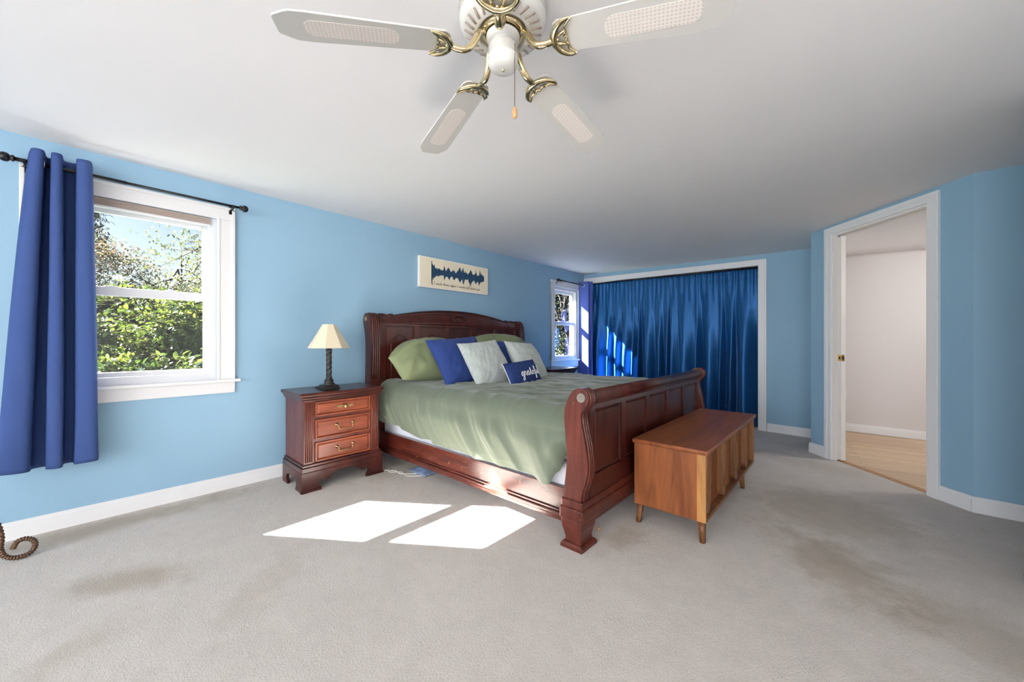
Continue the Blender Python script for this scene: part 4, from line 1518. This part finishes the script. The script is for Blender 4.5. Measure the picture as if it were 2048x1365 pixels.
# ------------------------------------------------------------------ pillows
def pillow_bm(w, h, t, seed, pinch=0.06, wr=0.008, n=44):
    bm = BM()
    def surf(sign):
        def fn(u, v):
            a, b = u * 2 - 1, v * 2 - 1
            a = math.copysign(1 - (1 - abs(a)) ** 1.5, a)
            b = math.copysign(1 - (1 - abs(b)) ** 1.5, b)
            x = a * w / 2 * (1 - pinch * (1 - b * b) * abs(a) ** 3)
            z = b * h / 2 * (1 - pinch * (1 - a * a) * abs(b) ** 3)
            th = t / 2 * ((1 - abs(a) ** 2.4) * (1 - abs(b) ** 2.4)) ** 0.55
            wv = wr * noise.noise(Vector((a * 3.0, b * 3.0, seed))) + 0.7 * wr * (1 - 2 * abs(noise.noise(Vector((a * 5.0 + b * 2, b * 2.0, seed + 4)))))
            edge = (1 - a ** 8) * (1 - b ** 8)
            return (x, sign * (th + wv * edge * (1 if sign > 0 else 0.5)), z)
        return fn
    add_grid(bm, surf(1), n, n)
    add_grid(bm, surf(-1), n, n)
    bmesh.ops.remove_doubles(bm, verts=bm.verts, dist=0.0006)
    return bm

def pillow_matrix(base, lean, yaw, roll, h):
    """base: bottom edge centre; local +Y faces the foot of the bed; lean degrees back from vertical"""
    m = Matrix.Translation(base) @ Matrix.Rotation(R(-90 + yaw), 4, 'Z') @ Matrix.Rotation(R(lean), 4, 'X') @ Matrix.Rotation(R(roll), 4, 'Y') @ Matrix.Translation((0, 0, h / 2))
    return m

def sag(bm, fn):
    for v in bm.verts:
        v.co = fn(v.co)

def pillow(label, mat, w, h, t, base, lean, yaw=0, roll=0, seed=0, group=None, pinch=0.06, wr=0.008, droop=0.0, flare=0.0):
    m = pillow_matrix(base, lean, yaw, roll, h)
    og = m @ Vector((0, 0, 0))
    root = thing('pillow', label, 'pillow', og, group)
    bm = pillow_bm(w, h, t, seed, pinch, wr)
    for v in bm.verts:
        v.co.x *= 1 + flare * (v.co.z / h + 0.5)
        v.co.z -= droop * (abs(v.co.x) / (w / 2)) ** 3 * (v.co.z / h + 0.5)
    bmesh.ops.transform(bm, matrix=m, verts=bm.verts)
    obj('cushion', bm, mat, root)
    return root, m

def edge_piping(root, m, w, h, mat, r, pinch, name='piping', sides=None):
    bm = BM()
    pts = []
    K = 20
    def P(a, b):
        return m @ Vector((a * w / 2 * (1 - pinch * (1 - b * b) * abs(a) ** 3), 0, b * h / 2 * (1 - pinch * (1 - a * a) * abs(b) ** 3)))
    seq = [(-1 + 2 * i / K, -1) for i in range(K)] + [(1, -1 + 2 * i / K) for i in range(K)] + [(1 - 2 * i / K, 1) for i in range(K)] + [(-1, 1 - 2 * i / K) for i in range(K)]
    if sides == 'one':
        pts = [P(1, -1 + 2 * i / K) for i in range(K + 1)]
        add_tube(bm, pts, r, 6)
    else:
        pts = [P(a, b) for a, b in seq]
        add_tube(bm, pts, r, 6, closed=True)
    obj(name, bm, mat, root)

pillow('olive green king pillow at the left end of the headboard', 'sage', 1.02, 0.54, 0.30, (-3.00, 2.38, 0.785), 44, 0, -5, 1, 'green bed pillows', 0.03, 0.026, 0.20, 0.12)
pillow('olive green king pillow behind the right hand grey cushion', 'sage', 1.0, 0.52, 0.26, (-3.08, 3.43, 0.83), 36, 0, 0, 2, 'green bed pillows', 0.03, 0.018, 0.10)
pillow('royal blue square pillow leaning on the left green pillow', 'navy', 0.62, 0.54, 0.18, (-2.70, 2.44, 0.765), 36, -6, 5, 3, 'blue square pillows', 0.07, 0.014)
pillow('royal blue square pillow mostly hidden behind the second grey cushion', 'navy', 0.64, 0.50, 0.18, (-2.76, 3.36, 0.765), 38, 6, -3, 4, 'blue square pillows', 0.07, 0.014)
r_, m_ = pillow('silver grey cushion in front of the left blue pillow', 'grayfab', 0.50, 0.49, 0.17, (-2.46, 2.54, 0.752), 33, -4, 5, 5, 'grey cushions', 0.05, 0.010)
edge_piping(r_, m_, 0.50, 0.49, 'grayfab', 0.004, 0.05)
r_, m_ = pillow('silver grey cushion standing behind the small lettered cushion', 'grayfab', 0.50, 0.48, 0.17, (-2.44, 3.10, 0.752), 33, 6, -4, 6, 'grey cushions', 0.05, 0.010)
edge_piping(r_, m_, 0.50, 0.48, 'grayfab', 0.004, 0.05)
LW, LH = 0.50, 0.255
r_, m_ = pillow('small navy lumbar cushion lettered grateful at the front of the pillows', 'navy2', LW, LH, 0.11, (-2.25, 2.73, 0.745), 26, 4, 3, 7, None, 0.03, 0.004)
edge_piping(r_, m_, LW, LH, 'stitch', 0.0035, 0.03, 'white_piping', 'one')
bm = BM()
gt = 'grateful'
gw = text_width(gt)
gs = 0.33 / gw
def gl(a, b):
    # seen from the foot of the bed the words read left to right along local -X
    lx = 0.105 - a * gs
    lz = -0.035 + b * 0.040
    A_, B_ = lx / (LW / 2), lz / (LH / 2)
    th = 0.055 * ((1 - abs(A_) ** 2.4) * (1 - abs(B_) ** 2.4)) ** 0.55
    return m_ @ Vector((lx, th + 0.0035, lz))
writing(bm, gt, gl, 0.0030, None, 6, 6)
obj('lettering', bm, 'stitch', r_, 'white embroidered script')

# ------------------------------------------------------------------ cedar chest at the foot of the bed
t = thing('cedar_chest', 'mid century walnut cedar chest standing against the footboard', 'chest', (-0.87, 3.0, 0))
cx0, cx1, cy0, cy1 = -1.035, -0.610, 2.330, 3.785
cz0, cz1 = 0.125, 0.515
bm = BM()
add_box(bm, (cx0, cy0, cz0), (cx1 - 0.045, cy1, cz1), 0.003)
obj('body', bm, 'walnut', t)
for (a, b) in ((cy0, cy0 + 0.020), (cy1 - 0.020, cy1)):
    bm = BM()
    add_box(bm, (cx1 - 0.05, a, cz0), (cx1, b, cz1), 0.003)
    if a == cy0:
        obj('corner_stile', bm, 'walnutgold', t, 'golden brown corner edge')
    else:
        obj('corner_stile', bm, 'walnutdk', t)
bm = BM()
add_box(bm, (cx1 - 0.05, cy0 + 0.018, cz0), (cx1 + 0.002, cy1 - 0.018, cz0 + 0.022), 0.004)
obj('bottom_ledge', bm, 'walnutdk', t)
bm = BM()
add_box(bm, (cx0 - 0.010, cy0 - 0.012, cz1), (cx1 + 0.015, cy1 + 0.012, cz1 + 0.027), 0.008, 3)
obj('lid', bm, 'walnuttop', t, 'hinged flat lid')
# three flat front panels with fine horizontal joints, four long loop pulls
bm = BM()
for k in range(3):
    z0 = cz0 + 0.024 + k * 0.121
    add_box(bm, (cx1 - 0.052, cy0 + 0.021, z0), (cx1 - 0.036, cy1 - 0.021, z0 + 0.1195), 0.0015)
obj('front_panel', bm, 'walnut', t)
for k in range(4):
    yc = 2.405 + k * 0.362
    bm = BM()
    # stadium loop with a slot
    hw, z0, z1 = 0.046, cz0 + 0.034, cz1 - 0.004
    def stad(hw_, za, zb, yo):
        pts = []
        for i in range(13):
            a = PI + PI * i / 12
            pts.append((yo + hw_ * math.cos(a), za + hw_ + hw_ * math.sin(a)))
        for i in range(13):
            a = PI * i / 12
            pts.append((yo + hw_ * math.cos(a), zb - hw_ + hw_ * math.sin(a)))
        return pts
    out = stad(hw, z0, z1, yc)
    inn = stad(0.015, z0 + 0.045, z1 - 0.022, yc + 0.020)
    x0, x1 = cx1 - 0.037, cx1 - 0.004
    vo0 = [bm.verts.new((x0, y, z)) for y, z in out]
    vo1 = [bm.verts.new((x1, y, z)) for y, z in out]
    vi0 = [bm.verts.new((x0, y, z)) for y, z in inn]
    vi1 = [bm.verts.new((x1 - 0.004, y, z)) for y, z in inn]
    m = len(out)
    for i in range(m):
        j = (i + 1) % m
        bm.faces.new((vo0[i], vo0[j], vo1[j], vo1[i]))
        bm.faces.new((vo1[i], vo1[j], vi1[j], vi1[i]))
        bm.faces.new((vi1[i], vi1[j], vi0[j], vi0[i]))
    obj('loop_pull', bm, 'walnutdk', t)
bm = BM()
add_lathe(bm, [(0.009, 0), (0.009, 0.004), (0.004, 0.004), (0, 0.002)], (cx1 - 0.036, 3.03, cz1 - 0.02), 12, axis='X')
obj('keyhole', bm, 'antique', t, 'small brass keyhole')
def taper_leg(xt, yt, xb, yb):
    bm = BM()
    add_tube(bm, [(xt, yt, cz0 + 0.002), (xb, yb, 0.0)], [0.025, 0.017], 4)
    obj('leg', bm, 'walnutdk', t)
taper_leg(-0.640, 2.362, -0.632, 2.352)
taper_leg(-0.640, 3.430, -0.630, 3.440)
taper_leg(-1.005, 2.362, -1.015, 2.352)
taper_leg(-1.005, 3.430, -1.015, 3.440)

# ------------------------------------------------------------------ ceiling fan
FX, FY = -0.945, 1.0
t = thing('ceiling_fan', 'white five blade ceiling fan with cane insets and brass blade arms', 'ceiling fan', (FX, FY, 2.40))
ZH = 2.245                       # height the drooping blade plane meets the axis
ZM = 2.300                       # underside of the motor housing
bm = BM()
add_lathe(bm, [(0.0, 0.096), (0.120, 0.096), (0.145, 0.094), (0.157, 0.086), (0.160, 0.076), (0.160, 0.030), (0.157, 0.022), (0.150, 0.006), (0.143, 0.0), (0.098, -0.013), (0.091, -0.012), (0.089, 0.006), (0.0, 0.008)], (FX, FY, ZM + 0.005), 64)
housing = obj('motor_housing', bm, 'fan', t)
# slanted slots in the bowl and the pierced band
bm = BM()
for k in range(26):
    a = 2 * PI * k / 26
    p0 = Vector((FX + 0.106 * math.cos(a), FY + 0.106 * math.sin(a), ZM - 0.0075))
    a2 = a + 0.10
    p1 = Vector((FX + 0.140 * math.cos(a2), FY + 0.140 * math.sin(a2), ZM + 0.0025))
    add_tube(bm, [p0, p0.lerp(p1, 0.5), p1], [0.0042, 0.0048, 0.0042], 8, flat=((0, 0, 1), 0.6))
obj('vent_slot', bm, 'slot', housing, 'ring of dark vent slots')
bm = BM()
for k in range(90):
    for j in range(3):
        a = 2 * PI * (k + 0.5 * (j % 2)) / 90
        z = ZM + 0.042 + j * 0.015
        c_, s_ = math.cos(a), math.sin(a)
        rr = 0.1602
        h = 0.0055
        w_ = 0.0022
        tx, ty = -s_, c_
        vv = [bm.verts.new((FX + rr * c_ + tx * q * w_ + tx * e * 0.003, FY + rr * s_ + ty * q * w_ + ty * e * 0.003, z + e * h)) for q, e in ((-1, -1), (1, -1), (1, 1), (-1, 1))]
        vb = [bm.verts.new((FX + (rr - 0.004) * c_ + tx * q * w_ + tx * e * 0.003, FY + (rr - 0.004) * s_ + ty * q * w_ + ty * e * 0.003, z + e * h)) for q, e in ((-1, -1), (1, -1), (1, 1), (-1, 1))]
        bm.faces.new(vv)
        bm.faces.new(vb[::-1])
        for i in range(4):
            bm.faces.new((vv[i], vb[i], vb[(i + 1) % 4], vv[(i + 1) % 4]))
obj('pierced_band', bm, 'slot', housing, 'band of small pierced vents')
bm = BM()
add_lathe(bm, [(0.0, 0.014), (0.078, 0.014), (0.080, 0.006), (0.078, -0.002), (0.066, -0.006), (0.062, -0.004), (0.0, -0.004)], (FX, FY, ZM - 0.006), 48)
obj('flywheel', bm, 'brass', t, 'polished brass hub ring')
bm = BM()
add_lathe(bm, [(0.062, -0.012), (0.060, -0.022), (0.045, -0.030), (0.034, -0.034), (0.034, -0.042)], (FX, FY, ZM - 0.004), 40)
add_lathe(bm, [(0.034, -0.042), (0.050, -0.046), (0.0535, -0.052), (0.0535, -0.086), (0.055, -0.088), (0.055, -0.091), (0.0535, -0.093), (0.0535, -0.110), (0.050, -0.121), (0.041, -0.128), (0.02, -0.1305), (0, -0.131)], (FX, FY, ZM - 0.004), 48)
sw_h = obj('switch_housing', bm, 'fan', t)
bm = BM()
add_lathe(bm, [(0.006, -0.130), (0.006, -0.134), (0.003, -0.137), (0, -0.1375)], (FX, FY, ZM - 0.004), 12)
obj('end_screw', bm, 'brass', sw_h, 'brass screw')
# pull chain on the camera-right side of the housing
cxn, cyn = FX + 0.050 * math.cos(R(20)), FY + 0.050 * math.sin(R(20)) - 0.012
bm = BM()
add_lathe(bm, [(0.0075, 0.0), (0.0075, 0.010), (0.004, 0.014), (0, 0.014)], (0, 0, 0), 12, mat=Matrix.Translation((cxn - 0.008, cyn, ZM - 0.063)) @ Matrix.Rotation(R(90), 4, 'Y'))
zz = ZM - 0.063
pts = []
zc_end = 2.005
nb = 60
for k in range(nb):
    z = zz - (zz - zc_end) * k / (nb - 1)
    pts += [((cxn + 0.006), cyn, z + 0.0011), ((cxn + 0.006), cyn, z), ((cxn + 0.006), cyn, z - 0.0011)]
rads = [0.0008, 0.0023, 0.0008] * nb
add_tube(bm, pts, rads, 6)
ch_ = obj('pull_chain', bm, 'chain', t, 'dark beaded pull chain')
bm = BM()
add_lathe(bm, [(0.0, 0.004), (0.004, 0.003), (0.007, -0.004), (0.0088, -0.014), (0.0092, -0.024), (0.0075, -0.033), (0.004, -0.037), (0.0, -0.0375)], (cxn + 0.006, cyn, zc_end), 16)
obj('pull_knob', bm, 'knobwood', ch_, 'small wooden pull')

DROOP = 0.1
def blade_matrix(theta):
    m = Matrix.Translation((FX, FY, ZH)) @ Matrix.Rotation(theta, 4, 'Z') @ Matrix.Rotation(math.atan(DROOP), 4, 'Y') @ Matrix.Rotation(R(-9), 4, 'X')
    return m
RB = 0.745
def blade_outline():
    w0, w1 = 0.058, 0.076
    xs = [(0.196, 0.045), (0.205, w0), (RB - 0.055, w1)]
    up = [(0.193, 0.030), (0.200, 0.050), (0.215, w0 + 0.002), (RB - 0.10, w1), (RB - 0.055, w1 - 0.001), (RB - 0.040, w1 - 0.008), (RB - 0.004, 0.046), (RB, 0.036)]
    return up + [(x, -y) for x, y in reversed(up)]
def build_blade(theta):
    m = blade_matrix(theta)
    bm = BM()
    t2 = BM()
    add_prism(t2, blade_outline(), 'Z', 0.0, 0.006, bevel=0.0015)
    merge(bm, t2, m)
    bl = obj('blade', bm, 'blade', t)
    # cane inset, a woven lattice on a backing
    bm = BM()
    t2 = BM()
    x0, x1, hw = 0.40, RB - 0.085, 0.040
    out = []
    for i in range(9):
        a = PI / 2 + PI * i / 8
        out.append((x0 + 0.035 * math.cos(a), hw * math.sin(a)))
    out += [(x1 - 0.02, -hw), (x1 - 0.004, -hw * 0.62), (x1, -hw * 0.3), (x1, hw * 0.3), (x1 - 0.004, hw * 0.62), (x1 - 0.02, hw)]
    add_prism(t2, out, 'Z', -0.0012, 0.0005)
    me = bpy.data.meshes.new('cane_inset')
    t2.to_mesh(me)
    t2.free()
    bm.free()
    me.materials.append(M['cane'])
    ci = bpy.data.objects.new('cane_inset', me)
    C.objects.link(ci)
    ci.parent = bl
    ci.matrix_local = Matrix.Translation(-ORIG[t]) @ m
    ci['label'] = 'woven cane inset'
    # brass arm: S curve plus crescent fork
    bm = BM()
    t2 = BM()
    arm = catmull([(0.066, 0, 0.050), (0.088, 0, 0.040), (0.108, 0, 0.008), (0.135, 0, -0.016), (0.168, 0, -0.018), (0.195, 0, -0.010)], 6)
    add_tube(t2, arm, [0.0115 + 0.0025 * math.sin(PI * i / (len(arm) - 1)) for i in range(len(arm))], 10, flat=((0, 0, 1), 0.75))
    zf = -0.006
    outer = catmull([(0.262, 0.066, zf), (0.238, 0.064, zf - 0.003), (0.213, 0.046, zf - 0.005), (0.197, 0.018, zf - 0.006), (0.195, 0.0, zf - 0.006), (0.197, -0.018, zf - 0.006), (0.213, -0.046, zf - 0.005), (0.238, -0.064, zf - 0.003), (0.262, -0.066, zf)], 6)
    no = len(outer)
    add_tube(t2, outer, [0.0048 + 0.0080 * math.sin(PI * i / (no - 1)) for i in range(no)], 10, flat=((0, 0, 1), 0.7))
    inner = catmull([(0.262, 0.066, zf), (0.248, 0.052, zf), (0.238, 0.038, zf), (0.240, 0.024, zf), (0.232, 0.012, zf), (0.240, 0.0, zf), (0.232, -0.012, zf), (0.240, -0.024, zf), (0.238, -0.038, zf), (0.248, -0.052, zf), (0.262, -0.066, zf)], 4)
    add_tube(t2, inner, 0.0048, 8)
    for s in (-1, 1):
        add_tube(t2, [(0.198, s * 0.010, zf - 0.004), (0.238, s * 0.026, zf)], 0.0048, 6)
    add_lathe(t2, [(0.006, -0.010), (0.004, -0.015), (0, -0.016)], (0.206, 0, zf + 0.006), 10)
    for s in (-1, 1):
        add_lathe(t2, [(0.0045, -0.006), (0.003, -0.011), (0, -0.012)], (0.262, s * 0.064, zf + 0.006), 8)
    merge(bm, t2, m)
    obj('blade_arm', bm, 'brass', bl, 'polished brass crescent arm')

def cane_mat():
    m, n, l, b = new_mat('woven_cane')
    tc = n.new('ShaderNodeTexCoord')
    vo = n.new('ShaderNodeTexVoronoi')
    vo.voronoi_dimensions = '2D'
    vo.inputs['Scale'].default_value = 82
    vo.inputs['Randomness'].default_value = 0.0
    cr = n.new('ShaderNodeValToRGB')
    cr.color_ramp.elements[0].position = 0.16
    cr.color_ramp.elements[0].color = (0.60, 0.51, 0.455, 1)
    cr.color_ramp.elements[1].position = 0.34
    cr.color_ramp.elements[1].color = (0.72, 0.69, 0.655, 1)
    l.new(tc.outputs['Object'], vo.inputs['Vector'])
    l.new(vo.outputs['Distance'], cr.inputs[0])
    l.new(cr.outputs[0], b.inputs['Base Color'])
    b.inputs['Roughness'].default_value = 0.6
    bp = n.new('ShaderNodeBump')
    bp.inputs['Strength'].default_value = 0.3
    bp.inputs['Distance'].default_value = 0.003
    l.new(vo.outputs['Distance'], bp.inputs['Height'])
    l.new(bp.outputs[0], b.inputs['Normal'])
    return m
M['cane'] = cane_mat()
for k in range(5):
    build_blade(R(20.9 + 72 * k))

# ------------------------------------------------------------------ small things on the floor
t = thing('scroll_stand', 'rust brown ribbed metal stand foot curling into a scroll on the carpet by the curtain', 'stand', (-3.30, -0.36, 0))
bm = BM()
sp = [(-3.30, -0.40, 0.62), (-3.30, -0.395, 0.40), (-3.30, -0.365, 0.28), (-3.30, -0.340, 0.205), (-3.30, -0.330, 0.14), (-3.30, -0.332, 0.08), (-3.30, -0.318, 0.036), (-3.30, -0.285, 0.016), (-3.30, -0.245, 0.018), (-3.30, -0.222, 0.045), (-3.30, -0.224, 0.082), (-3.30, -0.250, 0.104), (-3.30, -0.280, 0.098), (-3.30, -0.294, 0.066)]
sp = catmull(sp, 14)
add_tube(bm, sp, [0.0115 + 0.0020 * math.sin(i * 2 * PI / 4) for i in range(len(sp))], 10)
obj('scroll_foot', bm, 'rope', t)
bm = BM()
sp2 = catmull([(-3.30, -0.40, 0.60), (-3.30, -0.47, 0.50), (-3.30, -0.60, 0.35), (-3.30, -0.70, 0.10), (-3.30, -0.74, 0.016)], 12)
add_tube(bm, sp2, [0.0115 + 0.0020 * math.sin(i * 2 * PI / 4) for i in range(len(sp2))], 10)
obj('leg', bm, 'rope', t)

bm = BM()
add_tube(bm, catmull([(-3.12, 1.74, 0.006), (-3.02, 1.80, 0.006), (-2.94, 1.79, 0.005), (-2.86, 1.85, 0.005), (-2.78, 1.95, 0.005)], 8), 0.0035, 6)
add_tube(bm, catmull([(-3.14, 1.80, 0.006), (-3.04, 1.75, 0.006), (-2.96, 1.82, 0.005), (-2.84, 1.80, 0.005), (-2.74, 1.90, 0.005)], 8), 0.0035, 6)
tag(obj('power_cord', bm, 'cord', origin=(-3.0, 1.8, 0)), 'thin white cord looping on the carpet between the left nightstand and bed rail', 'cord')
bm = BM()
add_grid(bm, lambda u, v: (-2.95 + 0.25 * u, 1.88 + 0.22 * v, 0.012 + 0.03 * math.sin(PI * u) * math.sin(PI * v) + 0.012 * noise.noise(Vector((u * 5, v * 5, 1)))), 14, 14)
tag(obj('plastic_bag', bm, 'bluebag', origin=(-2.83, 1.99, 0.01), solid=0.002), 'pale blue plastic bag lying on the carpet under the bed rail', 'bag')
bm = BM()
add_lathe(bm, [(0, 0.0), (0.010, 0.002), (0.013, 0.008), (0.008, 0.014), (0, 0.016)], (-1.155, 2.085, 0.0), 9)
tag(obj('wood_chip', bm, 'knobwood', origin=(-1.155, 2.085, 0)), 'tiny tan chip on the carpet beside the near footboard leg', 'chip')

# ------------------------------------------------------------------ outdoors
bm = BM()
add_grid(bm, lambda u, v: (-60 + 56.15 * u, -30 + 90 * v, -0.55 + 0.1 * noise.noise(Vector((u * 9, v * 9, 0)))), 20, 20)
struct('ground', bm, 'grass')

def leaf_cloud(bm, pts, size, rnd, droop=0.3, narrow=0.42, outward=None):
    for p in pts:
        s = size * rnd.uniform(0.6, 1.3)
        d = Vector((rnd.gauss(0, 1), rnd.gauss(0, 1), rnd.gauss(0, 0.7) - droop))
        if outward is not None:
            d += (p - outward).normalized() * 0.8
        d.normalize()
        u = d.cross(Vector((rnd.gauss(0, .4), rnd.gauss(0, .4), 1)))
        if u.length < 1e-3:
            u = Vector((1, 0, 0))
        u.normalize()
        nn = u.cross(d)
        w = s * narrow
        a = bm.verts.new(p)
        side = []
        for sg in (1, -1):
            side.append([bm.verts.new(p + d * s * 0.28 + u * (sg * w * 0.40) + nn * s * 0.07), bm.verts.new(p + d * s * 0.66 + u * (sg * w * 0.42) + nn * s * 0.05)])
        c = bm.verts.new(p + d * s - nn * s * 0.10)
        m_ = bm.verts.new(p + d * s * 0.5)
        b1, b2 = side[0]
        e1, e2 = side[1]
        for tri in ((a, b1, m_), (b1, b2, m_), (b2, c, m_), (c, e2, m_), (e2, e1, m_), (e1, a, m_)):
            f = bm.faces.new(tri)
            f.smooth = True

GZ = -0.55
def shrub(label, cx, cy, rx, ry, top, nleaf, seed, leaf=0.085):
    rnd = random.Random(seed)
    t = thing('shrub', label, 'shrub', (cx, cy, GZ), 'broad leaved shrubs outside the near window')
    h = top - GZ
    def surf(u, v, k):
        a = 2 * PI * u
        b = PI * (v - 0.5)
        r = k * (1 + 0.22 * noise.noise(Vector((math.cos(a) * 1.7 + seed, math.sin(a) * 1.7, b * 1.7))))
        return Vector((cx + rx * r * math.cos(a) * math.cos(b), cy + ry * r * math.sin(a) * math.cos(b), GZ + h / 2 + h / 2 * r * math.sin(b)))
    bm = BM()
    add_grid(bm, lambda u, v: surf(u, v, 0.74), 24, 14, close_u=True)  # added inner shell, shade put into its near-black colour, blocks see-through
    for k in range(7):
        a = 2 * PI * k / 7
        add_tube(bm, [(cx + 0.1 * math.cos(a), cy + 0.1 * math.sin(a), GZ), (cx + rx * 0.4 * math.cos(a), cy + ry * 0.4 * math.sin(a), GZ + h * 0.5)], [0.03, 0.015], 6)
    obj('stems_and_dark_core', bm, 'shrubcore', t)
    bm = BM()
    pts = []
    while len(pts) < nleaf:
        # rosettes of leaves at twig ends
        u, v = rnd.random(), math.asin(rnd.uniform(-0.75, 1)) / PI + 0.5
        c = surf(u, v, rnd.uniform(0.74, 1.04))
        if c.x < cx - rx * 0.75:
            continue
        for _ in range(7):
            pts.append(c + Vector((rnd.gauss(0, .018), rnd.gauss(0, .018), rnd.gauss(0, .018))))
    leaf_cloud(bm, pts, leaf, rnd, 0.15, 0.50, Vector((cx, cy, GZ + h / 2)))
    obj('foliage', bm, 'leafshrub', t)
shrub('glossy green shrub below the upper sash at the left of the near window view', -7.1, -0.75, 0.95, 1.2, 1.86, 14000, 11, 0.085)
shrub('glossy green shrub filling the right of the near window view', -7.5, 1.35, 1.0, 1.25, 1.92, 14000, 12, 0.085)
shrub('low glossy shrub in front, close outside the near window', -5.55, 0.18, 0.55, 0.95, 1.02, 7000, 13, 0.085)
shrub('tall glossy shrub standing behind the other shrubs outside the near window', -9.6, 0.35, 0.9, 1.9, 2.15, 12000, 14, 0.10)

def tree(label, cx, cy, height, crown_r, crown_z, nleaf, seed, mat, leaf=0.16, bark='bark', lean=(0, 0), blobs=16, group='trees beyond the windows', crown_h=None):
    rnd = random.Random(seed)
    t = thing('tree', label, 'tree', (cx, cy, GZ), group)
    bm = BM()
    tip = Vector((cx + lean[0], cy + lean[1], height))
    base = Vector((cx, cy, GZ))
    path = [base.lerp(tip, f) + Vector((rnd.gauss(0, .08), rnd.gauss(0, .08), 0)) * (f > 0) for f in (0, .25, .5, .75, 1)]
    r0 = 0.035 * height * 0.55
    add_tube(bm, catmull(path, 4), [r0 * (1 - 0.85 * i / 16) for i in range(17)], 8)
    cent = []
    ch_h = crown_h or crown_r * 0.8
    for k in range(blobs):
        a = rnd.uniform(0, 2 * PI)
        q = rnd.uniform(0.35, 1.0)
        c = Vector((cx + lean[0] * 0.7 + crown_r * q * math.cos(a), cy + lean[1] * 0.7 + crown_r * q * math.sin(a), crown_z + rnd.uniform(-1, 1) * ch_h * (1.15 - q * 0.6)))
        cent.append(c)
        st = base.lerp(tip, rnd.uniform(0.35, 0.9))
        mid = st.lerp(c, 0.5) + Vector((rnd.gauss(0, .2), rnd.gauss(0, .2), rnd.uniform(0, .3)))
        br = catmull([st, mid, c, c + (c - mid) * 0.5], 4)
        add_tube(bm, br, [r0 * 0.35 * (1 - 0.85 * i / (len(br) - 1)) for i in range(len(br))], 5)
        for _ in range(4):
            e = c + Vector((rnd.gauss(0, .5), rnd.gauss(0, .5), rnd.gauss(0, .35)))
            add_tube(bm, [mid.lerp(c, 0.7), e], [r0 * 0.12, r0 * 0.03], 4)
    obj('trunk', bm, bark, t)
    bm = BM()
    pts = []
    br_ = crown_r * 0.42
    for i in range(nleaf // 5):
        c = rnd.choice(cent)
        q = c + Vector((rnd.gauss(0, br_ * 0.5), rnd.gauss(0, br_ * 0.5), rnd.gauss(0, br_ * 0.32)))
        for _ in range(5):
            pts.append(q + Vector((rnd.gauss(0, .07), rnd.gauss(0, .07), rnd.gauss(0, .04))))
    leaf_cloud(bm, pts, leaf, rnd, 0.3, 0.5)
    obj('foliage', bm, mat, t)
tree('tall loose leafed tree reaching across the upper sash of the near window', -11.5, 2.9, 6.6, 2.5, 4.3, 22000, 21, 'leaftree', 0.07, blobs=30, crown_h=1.9)
tree('rust tinged tree low at the left of the upper sash view', -15.5, -0.7, 4.4, 1.5, 2.8, 14000, 22, 'leafrust', 0.08, blobs=16, crown_h=1.2)
tree('small olive tree between the rust tinged tree and the tall loose tree', -14.5, 1.6, 3.9, 1.6, 2.4, 14000, 25, 'leaftree', 0.08, blobs=16, crown_h=1.0)
# dark conifer against the sky
def conifer(label, cx, cy, height, r, seed):
    rnd = random.Random(seed)
    t = thing('conifer', label, 'tree', (cx, cy, GZ), 'trees beyond the windows')
    bm = BM()
    add_tube(bm, [(cx, cy, GZ), (cx, cy, height)], [0.16, 0.02], 8)
    obj('trunk', bm, 'bark', t)
    bm = BM()
    pts = []
    for k in range(1300):
        f = rnd.random() ** 0.8
        z = 0.8 + (height - 0.8) * f
        rr = r * (1 - f) ** 0.9 + 0.08
        a = rnd.uniform(0, 2 * PI)
        q = rnd.uniform(0.3, 1.0)
        for _ in range(7):
            pts.append(Vector((cx + rr * q * math.cos(a) + rnd.gauss(0, .1), cy + rr * q * math.sin(a) + rnd.gauss(0, .1), z - 0.25 * q * rr + rnd.gauss(0, .05))))
    leaf_cloud(bm, pts, 0.16, rnd, 0.4, 0.25)
    obj('foliage', bm, 'needle', t)
conifer('dark pointed conifer at the left edge of the near window view', -19.5, -0.35, 7.2, 1.5, 31)
tree('dense dark green tree filling the small corner window', -7.6, 11.2, 5.2, 2.1, 2.3, 15000, 23, 'needle', 0.17, 'palebark', blobs=30, crown_h=2.2)
tree('pale barked tree with bare crossing branches outside the small corner window', -5.9, 8.6, 4.2, 1.0, 2.0, 700, 24, 'leaftree', 0.10, 'palebark', blobs=14, crown_h=1.3)
